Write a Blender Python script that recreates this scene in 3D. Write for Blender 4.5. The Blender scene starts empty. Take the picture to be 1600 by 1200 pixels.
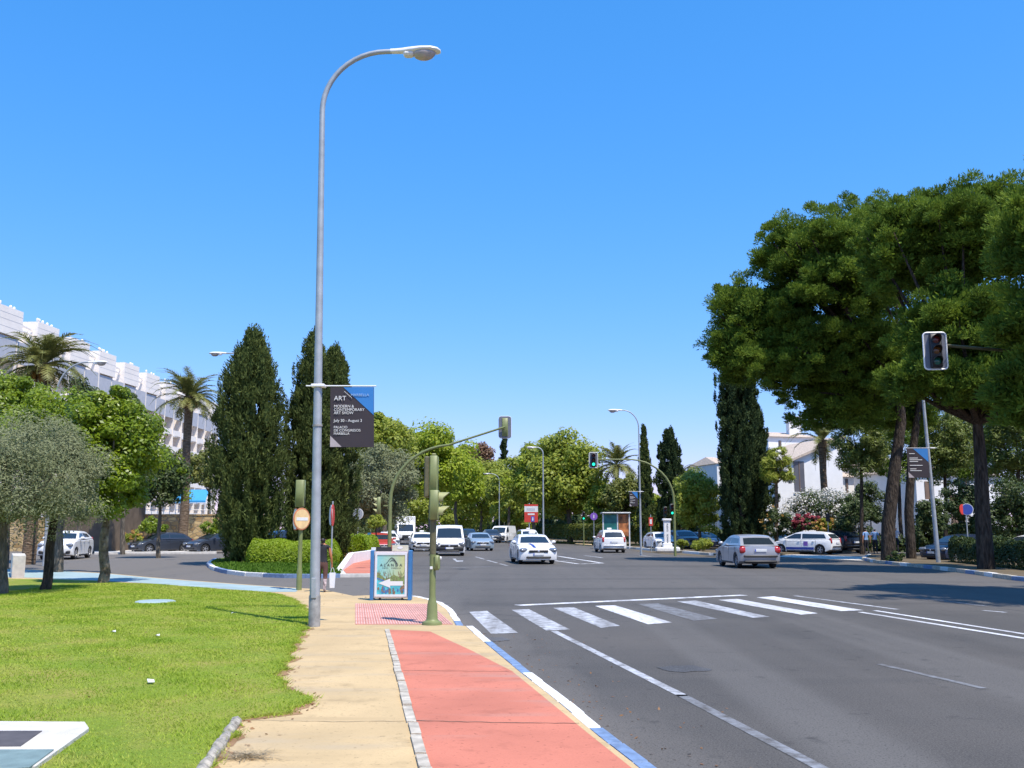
import bpy, bmesh, math, random
import numpy as np
from mathutils import Vector, Matrix, Euler

scene = bpy.context.scene
COL = scene.collection
random.seed(7)

# ------------------------------------------------------------------ camera
F_PX, CAM_Z, PITCH = 1500.0, 1.77, math.atan(225 / 1500.0)
cam_data = bpy.data.cameras.new('camera')
cam_data.sensor_width = 36.0
cam_data.lens = 36.0 * F_PX / 1600.0
cam_data.clip_end = 5000
cam = bpy.data.objects.new('camera', cam_data)
COL.objects.link(cam)
cam.location = (0, 0, CAM_Z)
cam.rotation_euler = (math.pi / 2 + PITCH, 0, 0)
scene.camera = cam

# ------------------------------------------------------------------ sky and sun
SUN_EL, SUN_X, SUN_Y = math.radians(64), 0.62, -0.785
world = bpy.data.worlds.new('World')
scene.world = world
world.use_nodes = True
wn = world.node_tree
wn.nodes.clear()
sky = wn.nodes.new('ShaderNodeTexSky')
sky.sky_type = 'NISHITA'
sky.sun_disc = False
sky.sun_elevation = SUN_EL
sky.sun_rotation = math.atan2(SUN_X, SUN_Y)
sky.altitude = 0
sky.air_density = 1.2
sky.dust_density = 0.2
sky.ozone_density = 6.0
# the camera's azure rendering of that sky: one power curve for each colour channel, everywhere alike
sep = wn.nodes.new('ShaderNodeSeparateColor'); com = wn.nodes.new('ShaderNodeCombineColor')
wn.links.new(sky.outputs[0], sep.inputs[0])
for ch, (g, k) in enumerate(((1.42, .86), (.72, .69), (.60, 1.08))):
    m1 = wn.nodes.new('ShaderNodeMath'); m1.operation = 'MULTIPLY'; m1.inputs[1].default_value = .15
    m2 = wn.nodes.new('ShaderNodeMath'); m2.operation = 'POWER'; m2.inputs[1].default_value = g
    m3 = wn.nodes.new('ShaderNodeMath'); m3.operation = 'MULTIPLY'; m3.inputs[1].default_value = k / .15
    wn.links.new(sep.outputs[ch], m1.inputs[0]); wn.links.new(m1.outputs[0], m2.inputs[0]); wn.links.new(m2.outputs[0], m3.inputs[0]); wn.links.new(m3.outputs[0], com.inputs[ch])
bg = wn.nodes.new('ShaderNodeBackground')
bg.inputs['Strength'].default_value = 0.15
wo = wn.nodes.new('ShaderNodeOutputWorld')
wn.links.new(com.outputs[0], bg.inputs['Color'])
wn.links.new(bg.outputs[0], wo.inputs['Surface'])

sun_data = bpy.data.lights.new('sun', 'SUN')
sun_data.energy = 4.8
sun_data.angle = math.radians(0.53)
sun_data.color = (1.0, 0.935, 0.84)
sun = bpy.data.objects.new('sun', sun_data)
COL.objects.link(sun)
ce = math.cos(SUN_EL)
sun.rotation_euler = Vector((-SUN_X * ce, -SUN_Y * ce, -math.sin(SUN_EL))).to_track_quat('-Z', 'Y').to_euler()
sun.location = (30, -20, 60)

scene.view_settings.view_transform = 'Standard'
scene.view_settings.look = 'None'
scene.view_settings.exposure = 0.34
scene.view_settings.gamma = 1.0

# ------------------------------------------------------------------ helpers
CP, SP = math.cos(PITCH), math.sin(PITCH)

def ray(px, py):
    a, b = (px - 800) / F_PX, (600 - py) / F_PX
    return Vector((a, CP - b * SP, SP + b * CP))

def G(px, py, z=0.0):
    """photo direction -> the point on the level z"""
    d = ray(px, py)
    t = (z - CAM_Z) / d.z
    return Vector((d.x * t, d.y * t, z))

def P(px, py, Y):
    """photo direction -> the point at distance Y in front of the camera"""
    d = ray(px, py)
    t = Y / d.y
    return Vector((d.x * t, Y, CAM_Z + d.z * t))

def tag(o, label=None, cat=None, group=None, kind=None):
    if label: o['label'] = label
    if cat: o['category'] = cat
    if group: o['group'] = group
    if kind: o['kind'] = kind
    return o

def empty(name, loc=(0, 0, 0), rz=0.0, label=None, cat=None, group=None, kind=None):
    o = bpy.data.objects.new(name, None)
    o.empty_display_size = 0.2
    COL.objects.link(o)
    o.location = loc
    o.rotation_euler = (0, 0, rz)
    return tag(o, label, cat, group, kind)

def link(name, me, parent=None, loc=None, rot=None):
    o = bpy.data.objects.new(name, me)
    COL.objects.link(o)
    if parent: o.parent = parent
    if loc is not None: o.location = loc
    if rot is not None: o.rotation_euler = rot
    return o

class MB:
    """collects shapes, builds ONE mesh object"""
    def __init__(s):
        s.v, s.f, s.m = [], [], []
    def add(s, vs, fs, mi=0):
        b = len(s.v)
        s.v += [tuple(v) for v in vs]
        s.f += [tuple(b + i for i in f) for f in fs]
        s.m += [mi] * len(fs)
        return s
    def box(s, c, d, rz=0.0, rx=0.0, ry=0.0, bevel=0.0, mi=0):
        hx, hy, hz = d[0] / 2, d[1] / 2, d[2] / 2
        M = Matrix.Translation(c) @ Euler((rx, ry, rz)).to_matrix().to_4x4()
        if bevel <= 0:
            vs = [(x, y, z) for z in (-hz, hz) for x, y in ((-hx, -hy), (hx, -hy), (hx, hy), (-hx, hy))]
            fs = [(3, 2, 1, 0), (4, 5, 6, 7), (0, 1, 5, 4), (1, 2, 6, 5), (2, 3, 7, 6), (3, 0, 4, 7)]
        else:
            b = min(bevel, hx * .9, hy * .9, hz * .9)
            ring = [(-hx + b, -hy), (hx - b, -hy), (hx, -hy + b), (hx, hy - b), (hx - b, hy), (-hx + b, hy), (-hx, hy - b), (-hx, -hy + b)]
            def sc(r, z, k): return [(x - math.copysign(k, x), y - math.copysign(k, y), z) for x, y in r]
            vs = sc(ring, -hz, b * .8) + sc(ring, -hz + b, 0) + sc(ring, hz - b, 0) + sc(ring, hz, b * .8)
            fs = [tuple(range(7, -1, -1)), tuple(range(24, 32))]
            for k in range(3):
                for i in range(8):
                    j = (i + 1) % 8
                    fs.append((k * 8 + i, k * 8 + j, k * 8 + 8 + j, k * 8 + 8 + i))
        return s.add([M @ Vector(v) for v in vs], fs, mi)
    def tube(s, path, radii, n=10, caps=True, mi=0):
        path = [Vector(p) for p in path]
        if not hasattr(radii, '__len__'): radii = [radii] * len(path)
        vs, fs = [], []
        t0 = (path[1] - path[0]).normalized()
        up = Vector((0, 0, 1)) if abs(t0.z) < .9 else Vector((1, 0, 0))
        u = t0.cross(up).normalized()
        for i, p in enumerate(path):
            t = (path[min(i + 1, len(path) - 1)] - path[max(i - 1, 0)]).normalized()
            u = (u - t * u.dot(t)).normalized()
            w = t.cross(u)
            for k in range(n):
                a = 2 * math.pi * k / n
                vs.append(p + (u * math.cos(a) + w * math.sin(a)) * radii[i])
        for i in range(len(path) - 1):
            for k in range(n):
                j = (k + 1) % n
                fs.append((i * n + k, i * n + j, (i + 1) * n + j, (i + 1) * n + k))
        if caps:
            fs.append(tuple(range(n - 1, -1, -1)))
            fs.append(tuple((len(path) - 1) * n + k for k in range(n)))
        return s.add(vs, fs, mi)
    def lathe(s, prof, n=20, M=None, mi=0, caps=True):
        """prof (r, z) rows turned round local z"""
        M = M or Matrix()
        vs, fs = [], []
        for r, z in prof:
            for k in range(n):
                a = 2 * math.pi * k / n
                vs.append(M @ Vector((r * math.cos(a), r * math.sin(a), z)))
        for i in range(len(prof) - 1):
            for k in range(n):
                j = (k + 1) % n
                fs.append((i * n + k, i * n + j, (i + 1) * n + j, (i + 1) * n + k))
        if caps and prof[0][0] > 1e-4: fs.append(tuple(range(n - 1, -1, -1)))
        if caps and prof[-1][0] > 1e-4: fs.append(tuple((len(prof) - 1) * n + k for k in range(n)))
        return s.add(vs, fs, mi)
    def prism(s, poly, z0, z1, mi=0):
        n = len(poly)
        area = sum(poly[i][0] * poly[(i + 1) % n][1] - poly[(i + 1) % n][0] * poly[i][1] for i in range(n))
        if area < 0: poly = list(reversed(poly))
        vs = [(p[0], p[1], z0) for p in poly] + [(p[0], p[1], z1) for p in poly]
        fs = [tuple(range(n - 1, -1, -1)), tuple(range(n, 2 * n))]
        fs += [(i, (i + 1) % n, n + (i + 1) % n, n + i) for i in range(n)]
        return s.add(vs, fs, mi)
    def sheet(s, poly, z, mi=0):
        n = len(poly)
        area = sum(poly[i][0] * poly[(i + 1) % n][1] - poly[(i + 1) % n][0] * poly[i][1] for i in range(n))
        if area < 0: poly = list(reversed(poly))
        return s.add([(p[0], p[1], z) for p in poly], [tuple(range(n))], mi)
    def mesh(s, name, mats, smooth=None):
        me = bpy.data.meshes.new(name)
        me.from_pydata(s.v, [], s.f)
        if not isinstance(mats, (list, tuple)): mats = [mats]
        for m in mats: me.materials.append(m)
        if len(mats) > 1: me.polygons.foreach_set('material_index', s.m)
        if smooth is not None:
            me.polygons.foreach_set('use_smooth', [True] * len(me.polygons))
            me.set_sharp_from_angle(angle=math.radians(smooth))
        me.update()
        return me
    def build(s, name, mats, parent=None, loc=None, rot=None, smooth=None):
        return link(name, s.mesh(name, mats, smooth), parent, loc, rot)

# ------------------------------------------------------------------ materials
def nt(name):
    m = bpy.data.materials.new(name)
    m.use_nodes = True
    n = m.node_tree
    b = n.nodes['Principled BSDF']
    return m, n, b

def rgba(c, k=1.0): return (min(c[0] * k, 1), min(c[1] * k, 1), min(c[2] * k, 1), 1)

def mat(name, col, rough=.6, metal=0.0, var=.12, scale=6.0, bump=0.0, bscale=60.0, coat=0.0, spec=.5, emit=0.0):
    m, n, b = nt(name)
    b.inputs['Roughness'].default_value = rough
    b.inputs['Metallic'].default_value = metal
    b.inputs['Specular IOR Level'].default_value = spec
    if coat: b.inputs['Coat Weight'].default_value = coat; b.inputs['Coat Roughness'].default_value = .06
    tc = n.nodes.new('ShaderNodeTexCoord')
    if var > 0:
        nz = n.nodes.new('ShaderNodeTexNoise'); nz.inputs['Scale'].default_value = scale; nz.inputs['Detail'].default_value = 6
        rp = n.nodes.new('ShaderNodeValToRGB')
        rp.color_ramp.elements[0].position = .3; rp.color_ramp.elements[1].position = .7
        rp.color_ramp.elements[0].color = rgba(col, 1 - var); rp.color_ramp.elements[1].color = rgba(col, 1 + var)
        n.links.new(tc.outputs['Object'], nz.inputs['Vector'])
        n.links.new(nz.outputs['Fac'], rp.inputs['Fac'])
        n.links.new(rp.outputs['Color'], b.inputs['Base Color'])
    else:
        b.inputs['Base Color'].default_value = rgba(col)
    if bump > 0:
        nb = n.nodes.new('ShaderNodeTexNoise'); nb.inputs['Scale'].default_value = bscale; nb.inputs['Detail'].default_value = 4
        bp = n.nodes.new('ShaderNodeBump'); bp.inputs['Strength'].default_value = bump; bp.inputs['Distance'].default_value = .02
        n.links.new(tc.outputs['Object'], nb.inputs['Vector'])
        n.links.new(nb.outputs['Fac'], bp.inputs['Height'])
        n.links.new(bp.outputs['Normal'], b.inputs['Normal'])
    if emit:
        b.inputs['Emission Color'].default_value = rgba(col); b.inputs['Emission Strength'].default_value = emit
    return m

def leaf_mat(name, cols, trans=.3, rough=.5, spec=.35, clump=.9):
    m, n, b = nt(name)
    g = n.nodes.new('ShaderNodeNewGeometry')
    rp = n.nodes.new('ShaderNodeValToRGB')
    el = rp.color_ramp.elements
    while len(el) < len(cols): el.new(.5)
    for i, c in enumerate(cols):
        el[i].position = i / max(1, len(cols) - 1); el[i].color = rgba(c)
    tc = n.nodes.new('ShaderNodeTexCoord')
    young = noise(n, tc.outputs['Object'], clump, 3, .3, .7)       # younger, paler growth in patches
    mf = n.nodes.new('ShaderNodeMath'); mf.operation = 'MULTIPLY_ADD'; mf.inputs[1].default_value = .62; mf.inputs[2].default_value = 0
    sc_ = n.nodes.new('ShaderNodeMath'); sc_.operation = 'MULTIPLY'; sc_.inputs[1].default_value = .38
    n.links.new(young, mf.inputs[0]); n.links.new(g.outputs['Random Per Island'], sc_.inputs[0]); n.links.new(sc_.outputs[0], mf.inputs[2])
    n.links.new(mf.outputs[0], rp.inputs['Fac'])
    n.links.new(rp.outputs['Color'], b.inputs['Base Color'])
    b.inputs['Roughness'].default_value = rough
    b.inputs['Specular IOR Level'].default_value = spec
    t = n.nodes.new('ShaderNodeBsdfTranslucent')
    mx = n.nodes.new('ShaderNodeMixShader'); mx.inputs[0].default_value = trans
    n.links.new(rp.outputs['Color'], t.inputs['Color'])
    n.links.new(b.outputs[0], mx.inputs[1]); n.links.new(t.outputs[0], mx.inputs[2])
    n.links.new(mx.outputs[0], n.nodes['Material Output'].inputs['Surface'])
    return m

def mixcol(n, fac, a, b):
    x = n.nodes.new('ShaderNodeMix'); x.data_type = 'RGBA'
    for s, v in ((x.inputs[0], fac), (x.inputs[6], a), (x.inputs[7], b)):
        if hasattr(v, 'is_output'): n.links.new(v, s)
        elif isinstance(v, tuple): s.default_value = rgba(v)
        else: s.default_value = v
    return x.outputs[2]

def noise(n, vec, scale, detail=5, lo=.35, hi=.65, rough=.55):
    z = n.nodes.new('ShaderNodeTexNoise')
    z.inputs['Scale'].default_value = scale; z.inputs['Detail'].default_value = detail; z.inputs['Roughness'].default_value = rough
    n.links.new(vec, z.inputs['Vector'])
    r = n.nodes.new('ShaderNodeMapRange')
    r.inputs[1].default_value = lo; r.inputs[2].default_value = hi
    n.links.new(z.outputs['Fac'], r.inputs[0])
    return r.outputs[0]

def mapped(n, rz=0.0, sc=(1, 1, 1)):
    tc = n.nodes.new('ShaderNodeTexCoord'); mp = n.nodes.new('ShaderNodeMapping')
    mp.inputs['Rotation'].default_value = (0, 0, rz); mp.inputs['Scale'].default_value = sc
    n.links.new(tc.outputs['Object'], mp.inputs['Vector'])
    return mp.outputs[0]

ROAD_A = math.radians(8.6)      # the avenue runs 8.6 degrees left of straight ahead

def asphalt_mat(name, base=(.067, .062, .056), paint=None, wear=.3):
    m, n, b = nt(name)
    along = mapped(n, -ROAD_A, (1, .045, 1))
    across = mapped(n, .35, (.05, .8, 1))
    plain = mapped(n)
    c = mixcol(n, noise(n, along, 1.3, 5, .35, .68), tuple(x * .76 for x in base), tuple(x * 1.24 for x in base))
    c = mixcol(n, noise(n, across, .8, 4, .5, .75), c, tuple(x * .72 for x in base))
    c = mixcol(n, noise(n, plain, .09, 5, .42, .66), c, (base[0] * 1.62, base[1] * 1.54, base[2] * 1.46))
    
    tco = n.nodes.new('ShaderNodeTexCoord'); sxy = n.nodes.new('ShaderNodeSeparateXYZ'); n.links.new(tco.outputs['Object'], sxy.inputs[0])
    nzz = noise(n, mapped(n, .1, (.12, .5, 1)), 1.0, 5, 0, 1)
    add = n.nodes.new('ShaderNodeMath'); add.operation = 'MULTIPLY_ADD'; add.inputs[1].default_value = 14; n.links.new(nzz, add.inputs[0]); n.links.new(sxy.outputs['Y'], add.inputs[2])
    old = n.nodes.new('ShaderNodeMapRange'); old.inputs[1].default_value = 21; old.inputs[2].default_value = 38; old.inputs[4].default_value = .75; n.links.new(add.outputs[0], old.inputs[0])
    c2 = mixcol(n, noise(n, along, .9, 5, .3, .7), tuple(x * 1.55 for x in base), (base[0] * 2.05, base[1] * 1.98, base[2] * 1.95))
    c = mixcol(n, old.outputs[0], c, c2)
    c = mixcol(n, noise(n, across, .7, 4, .52, .72), c, tuple(x * .9 for x in base))
    # pale dust that has gathered along the near gutter
    dm = n.nodes.new('ShaderNodeVectorMath'); dm.operation = 'DOT_PRODUCT'; dm.inputs[1].default_value = (.985, .171, 0); n.links.new(tco.outputs['Object'], dm.inputs[0])
    dn = n.nodes.new('ShaderNodeMath'); dn.operation = 'MULTIPLY_ADD'; dn.inputs[1].default_value = -.9; n.links.new(noise(n, mapped(n, -ROAD_A, (1.2, .25, 1)), 1.4, 6, .25, .75), dn.inputs[0]); n.links.new(dm.outputs['Value'], dn.inputs[2])
    dr_ = n.nodes.new('ShaderNodeMapRange'); dr_.inputs[1].default_value = 1.35; dr_.inputs[2].default_value = 2.6; dr_.inputs[3].default_value = .85; dr_.inputs[4].default_value = 0; n.links.new(dn.outputs[0], dr_.inputs[0])
    c = mixcol(n, dr_.outputs[0], c, (base[0] * 2.5, base[1] * 2.4, base[2] * 2.3))
    c = mixcol(n, noise(n, mapped(n, -ROAD_A, (1.0, .02, 1)), .55, 3, .55, .75), c, tuple(x * 1.9 for x in base))
    c = mixcol(n, noise(n, plain, 75, 2, .50, .78), c, tuple(x * 2.6 for x in base))
    c = mixcol(n, noise(n, plain, 48, 2, .56, .72), c, tuple(x * .38 for x in base))
    c = mixcol(n, noise(n, plain, 2.2, 7, .60, .74, .65), c, tuple(x * .62 for x in base))
    if paint:
        w = noise(n, plain, 5, 9, wear - .16, wear + .14, .7)
        w2 = noise(n, along, 2.5, 5, .3, .75)
        mu = n.nodes.new('ShaderNodeMath'); mu.operation = 'MULTIPLY'; mu.use_clamp = True
        ad = n.nodes.new('ShaderNodeMath'); ad.operation = 'ADD'; ad.inputs[1].default_value = .35
        n.links.new(w2, ad.inputs[0]); n.links.new(w, mu.inputs[0]); n.links.new(ad.outputs[0], mu.inputs[1])
        c = mixcol(n, mu.outputs[0], c, paint)
    n.links.new(c, b.inputs['Base Color'])
    b.inputs['Roughness'].default_value = .82
    b.inputs['Specular IOR Level'].default_value = .3
    nb = n.nodes.new('ShaderNodeTexNoise'); nb.inputs['Scale'].default_value = 140
    n.links.new(plain, nb.inputs['Vector'])
    bp = n.nodes.new('ShaderNodeBump'); bp.inputs['Strength'].default_value = .35; bp.inputs['Distance'].default_value = .01
    n.links.new(nb.outputs['Fac'], bp.inputs['Height']); n.links.new(bp.outputs['Normal'], b.inputs['Normal'])
    return m

def paved_mat(name, base, stain, scale=.9, grit=70, stain_hi=.8):
    """screeded, painted paving with shaped stains"""
    m, n, b = nt(name)
    pl = mapped(n)
    st = mapped(n, .2, (.35, 1.6, 1))
    c = mixcol(n, noise(n, pl, scale, 6, .3, .7), tuple(x * .84 for x in base), tuple(x * 1.10 for x in base))
    c = mixcol(n, noise(n, st, 1.1, 6, .52, stain_hi), c, stain)
    c = mixcol(n, noise(n, mapped(n, 1.35, (.3, 2.4, 1)), .8, 5, .60, .80), c, tuple(x * .74 for x in base))
    c = mixcol(n, noise(n, pl, 3.5, 7, .56, .8), c, tuple(x * .66 for x in base))
    c = mixcol(n, noise(n, pl, 22, 5, .62, .72), c, tuple(x * .55 for x in base))
    c = mixcol(n, noise(n, pl, grit, 3, .5, .9), c, tuple(x * .78 for x in base))
    n.links.new(c, b.inputs['Base Color'])
    b.inputs['Roughness'].default_value = .85; b.inputs['Specular IOR Level'].default_value = .25
    nb = n.nodes.new('ShaderNodeTexNoise'); nb.inputs['Scale'].default_value = 45; nb.inputs['Detail'].default_value = 6
    n.links.new(pl, nb.inputs['Vector'])
    bp = n.nodes.new('ShaderNodeBump'); bp.inputs['Strength'].default_value = .25; bp.inputs['Distance'].default_value = .01
    n.links.new(nb.outputs['Fac'], bp.inputs['Height']); n.links.new(bp.outputs['Normal'], b.inputs['Normal'])
    return m

def turf_mat(name, a, b_, dry):
    m, n, b = nt(name)
    pl = mapped(n)
    c = mixcol(n, noise(n, pl, .5, 5, .3, .7), a, b_)
    c = mixcol(n, noise(n, pl, 1.3, 6, .42, .7), c, dry)
    c = mixcol(n, noise(n, pl, 30, 4, .45, .8), c, tuple(x * .6 for x in a))
    n.links.new(c, b.inputs['Base Color'])
    b.inputs['Roughness'].default_value = .9; b.inputs['Specular IOR Level'].default_value = .15
    nb = n.nodes.new('ShaderNodeTexNoise'); nb.inputs['Scale'].default_value = 55; nb.inputs['Detail'].default_value = 5
    n.links.new(pl, nb.inputs['Vector'])
    bp = n.nodes.new('ShaderNodeBump'); bp.inputs['Strength'].default_value = .8; bp.inputs['Distance'].default_value = .04
    n.links.new(nb.outputs['Fac'], bp.inputs['Height']); n.links.new(bp.outputs['Normal'], b.inputs['Normal'])
    return m

def stone_mat(name):
    m, n, b = nt(name)
    sc = mapped(n, 0, (1, 1, 1.7))
    vo = n.nodes.new('ShaderNodeTexVoronoi'); vo.inputs['Scale'].default_value = 2.2
    vd = n.nodes.new('ShaderNodeTexVoronoi'); vd.feature = 'DISTANCE_TO_EDGE'; vd.inputs['Scale'].default_value = 2.2
    n.links.new(sc, vo.inputs['Vector']); n.links.new(sc, vd.inputs['Vector'])
    sp = n.nodes.new('ShaderNodeSeparateColor'); n.links.new(vo.outputs['Color'], sp.inputs[0])
    c = mixcol(n, sp.outputs[0], (.32, .20, .08), (.58, .42, .20))
    mr = n.nodes.new('ShaderNodeMapRange'); mr.inputs[1].default_value = .02; mr.inputs[2].default_value = .07
    n.links.new(vd.outputs['Distance'], mr.inputs[0])
    c = mixcol(n, mr.outputs[0], (.28, .23, .16), c)
    n.links.new(c, b.inputs['Base Color'])
    bp = n.nodes.new('ShaderNodeBump'); bp.inputs['Strength'].default_value = .9; bp.inputs['Distance'].default_value = .05
    n.links.new(mr.outputs[0], bp.inputs['Height']); n.links.new(bp.outputs['Normal'], b.inputs['Normal'])
    b.inputs['Roughness'].default_value = .9
    return m

def bark_mat(name, a, b_, vs=(6, 6, 1.2)):
    m, n, b = nt(name)
    sc = mapped(n, 0, vs)
    f = noise(n, sc, 2.2, 6, .35, .65)
    n.links.new(mixcol(n, f, a, b_), b.inputs['Base Color'])
    b.inputs['Roughness'].default_value = .95; b.inputs['Specular IOR Level'].default_value = .1
    bp = n.nodes.new('ShaderNodeBump'); bp.inputs['Strength'].default_value = 1; bp.inputs['Distance'].default_value = .06
    n.links.new(f, bp.inputs['Height']); n.links.new(bp.outputs['Normal'], b.inputs['Normal'])
    return m

M = {}
M['asphalt'] = asphalt_mat('asphalt')
M['paint'] = asphalt_mat('road_paint', paint=(.72, .72, .74), wear=.36)
M['paint_worn'] = asphalt_mat('road_paint_worn', paint=(.52, .53, .56), wear=.45)
M['paint_faint'] = asphalt_mat('road_paint_faint', paint=(.26, .27, .29), wear=.50)
M['tar'] = asphalt_mat('road_patch', base=(.06, .06, .062))
M['earth'] = paved_mat('earth', (.15, .115, .07), (.09, .075, .04))
M['tan'] = paved_mat('tan_paving', (.54, .39, .205), (.42, .335, .22), stain_hi=.74)
M['red'] = paved_mat('red_paving', (.54, .185, .12), (.40, .23, .185), stain_hi=.72)
M['pink'] = paved_mat('pink_tile', (.55, .25, .20), (.50, .32, .27))
M['pale_blue_paving'] = paved_mat('pale_blue_paving', (.33, .43, .44), (.26, .33, .34))
M['turf'] = turf_mat('turf', (.26, .32, .04), (.18, .27, .03), (.36, .32, .08))
M['turf_dark'] = turf_mat('island_turf', (.10, .19, .02), (.06, .14, .015), (.2, .2, .04))
M['kerb_grey'] = mat('kerb_grey', (.45, .40, .32), .9, var=.3, scale=9, bump=.4)
M['kerb_white'] = mat('kerb_white', (.74, .72, .68), .75, var=.13, scale=12, bump=.3)
M['kerb_blue'] = mat('kerb_blue', (.16, .235, .37), .75, var=.25, scale=10, bump=.3)
M['concrete'] = mat('concrete', (.58, .54, .48), .85, var=.15, scale=5, bump=.4)
M['white_wall'] = mat('white_render', (.82, .80, .77), .85, var=.05, scale=1.2, bump=.15, bscale=20)
M['grey_panel'] = mat('grey_panel', (.46, .46, .48), .6, var=.06, scale=2)
M['hotel_white'] = mat('hotel_white', (.88, .80, .71), .8, var=.06, scale=.6)
M['dark_window'] = mat('dark_window', (.10, .10, .11), .25, var=.2, scale=.5)
M['brown_room'] = mat('brown_shutter', (.20, .13, .09), .6, var=.2, scale=1)
M['roof_tile'] = mat('roof_tile', (.50, .40, .31), .85, var=.3, scale=8, bump=.5)
M['stone'] = stone_mat('stone_wall')
M['brown_wall'] = mat('brown_wall', (.13, .095, .065), .9, var=.25, scale=2)
M['awning'] = mat('awning_blue', (.04, .30, .58), .7, var=.08)
M['galv'] = mat('galvanised_steel', (.40, .42, .43), .5, .35, var=.14, scale=5, bump=.08)
M['galv_low'] = mat('weathered_steel', (.30, .29, .27), .65, .25, var=.3, scale=9, bump=.15)
M['lamp_white'] = mat('lamp_white', (.78, .76, .74), .35, var=.04)
M['lamp_glass'] = mat('lamp_glass', (.42, .36, .33), .2, var=.1, coat=.4)
M['olive_paint'] = mat('olive_paint', (.185, .21, .075), .5, var=.12, scale=6)
M['olive_dark'] = mat('olive_paint_worn_shaded', (.115, .105, .05), .6, var=.25, scale=14)  # worn olive; also the painted shade on the near signal head
M['black'] = mat('black_plastic', (.015, .015, .017), .5, var=0)
M['visor'] = mat('visor_olive', (.33, .33, .14), .55, var=.08)
M['board_grey'] = mat('backplate_grey', (.15, .155, .18), .5, var=.1)
M['white_edge'] = mat('white_edging', (.80, .79, .78), .4, var=.03)
M['green_lit'] = mat('green_lamp', (.02, .85, .50), .4, var=0, emit=1.6)
M['green_off'] = mat('green_lens', (.01, .10, .07), .2, var=0)
M['red_off'] = mat('red_lens', (.10, .012, .01), .2, var=0)
M['amber_off'] = mat('amber_lens', (.13, .05, .01), .2, var=0)
M['sign_red'] = mat('sign_red', (.60, .05, .03), .5, var=.1)
M['sign_orange'] = mat('sign_faded', (.78, .54, .26), .5, var=.18, scale=5)
M['sign_faded_rim'] = mat('sign_faded_rim', (.55, .20, .09), .5, var=.15)
M['sign_white'] = mat('sign_white', (.74, .73, .70), .5, var=.05)
M['sign_grey'] = mat('sign_back', (.42, .43, .45), .45, .3, var=.1)
M['sign_blue'] = mat('sign_blue', (.05, .10, .45), .5, var=.1)
M['sign_violet'] = mat('sign_violet', (.22, .10, .42), .5, var=.1)
M['banner_plum'] = mat('banner_plum', (.036, .027, .033), .75, var=.1, scale=2)
M['banner_blue'] = mat('banner_blue', (.03, .19, .50), .75, var=.06, scale=2)
M['banner_pale'] = mat('banner_pale', (.42, .36, .36), .75, var=.06)
M['letter_white'] = mat('letter_white', (.72, .70, .68), .7, var=0)
M['letter_blue'] = mat('letter_pale_blue', (.30, .46, .68), .7, var=0)
M['board_blue'] = mat('board_blue', (.04, .17, .38), .45, var=.08)
M['board_pale'] = mat('board_pale', (.62, .52, .50), .5, var=.06)
M['alu'] = mat('aluminium', (.74, .73, .74), .4, .2, var=.05)
M['ink'] = mat('ink', (.06, .07, .07), .7, var=0)
M['ink_brown'] = mat('print_brown', (.20, .13, .08), .7, var=.5, scale=30)
M['ink_green'] = mat('print_green', (.18, .24, .08), .7, var=.4, scale=30)
M['ink_teal'] = mat('print_teal', (.08, .42, .48), .7, var=.3, scale=14)
M['ink_blue'] = mat('print_blue', (.06, .16, .38), .7, var=.2)
M['glass'] = mat('car_glass', (.020, .030, .040), .06, var=0, spec=.8)
M['tyre'] = mat('tyre', (.018, .018, .018), .85, var=.1)
M['rim'] = mat('rim', (.46, .46, .48), .35, .6, var=.05)
M['chrome'] = mat('chrome', (.6, .6, .62), .2, .9, var=0)
M['trim'] = mat('black_trim', (.022, .022, .024), .55, var=0)
M['headlight'] = mat('headlight', (.20, .21, .23), .12, .3, var=.1, scale=30, coat=.6)
M['taillight'] = mat('taillight', (.42, .025, .025), .2, var=.2, scale=20, coat=.6)
M['plate'] = mat('number_plate', (.72, .72, .70), .5, var=.05)
for k, c in dict(white=(.80, .79, .77), silver=(.42, .43, .46), silver_blue=(.34, .42, .48), dark_grey=(.045, .052, .068), navy=(.02, .03, .06),
                 black=(.012, .012, .014), pale_blue=(.35, .52, .62), red=(.42, .05, .035), grey=(.2, .21, .23)).items():
    M['car_' + k] = mat('car_paint_' + k, c, .32, .0 if k in ('white', 'black', 'red') else .35, var=.03, scale=2, coat=.5)
M['taxi_blue'] = mat('taxi_blue', (.02, .05, .28), .4, var=.05)
M['bark_pine'] = bark_mat('bark_pine', (.035, .028, .022), (.11, .085, .065))
M['bark_grey'] = bark_mat('bark_grey', (.10, .085, .065), (.24, .20, .15))
M['bark_spot'] = bark_mat('bark_flaking', (.10, .075, .05), (.36, .29, .2), (3, 3, 2))
M['bark_palm'] = bark_mat('bark_palm', (.12, .08, .05), (.26, .19, .13), (1.5, 1.5, 6))
M['leaf_pine'] = leaf_mat('needles_pine', [(.055, .095, .016), (.13, .20, .024), (.26, .34, .038)], .36, .7, .15, .75)
M['leaf_pine_bright'] = leaf_mat('needles_pale_pine', [(.09, .13, .02), (.20, .24, .045)], .3)
M['leaf_cypress'] = leaf_mat('cypress_spray', [(.055, .078, .023), (.095, .125, .034), (.165, .19, .05)], .28, .75, .12, 1.6)
M['leaf_cypress_blue'] = leaf_mat('cypress_dark_spray', [(.03, .05, .02), (.05, .076, .027), (.085, .115, .036)], .2, .75, .12, 1.4)
M['leaf_ficus'] = leaf_mat('bright_leaf', [(.09, .15, .008), (.20, .28, .013), (.33, .39, .03)], .42, .36, .4)
M['leaf_olive'] = leaf_mat('olive_leaf', [(.16, .18, .085), (.24, .26, .135), (.32, .33, .20)], .35, .8, .12)
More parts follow.
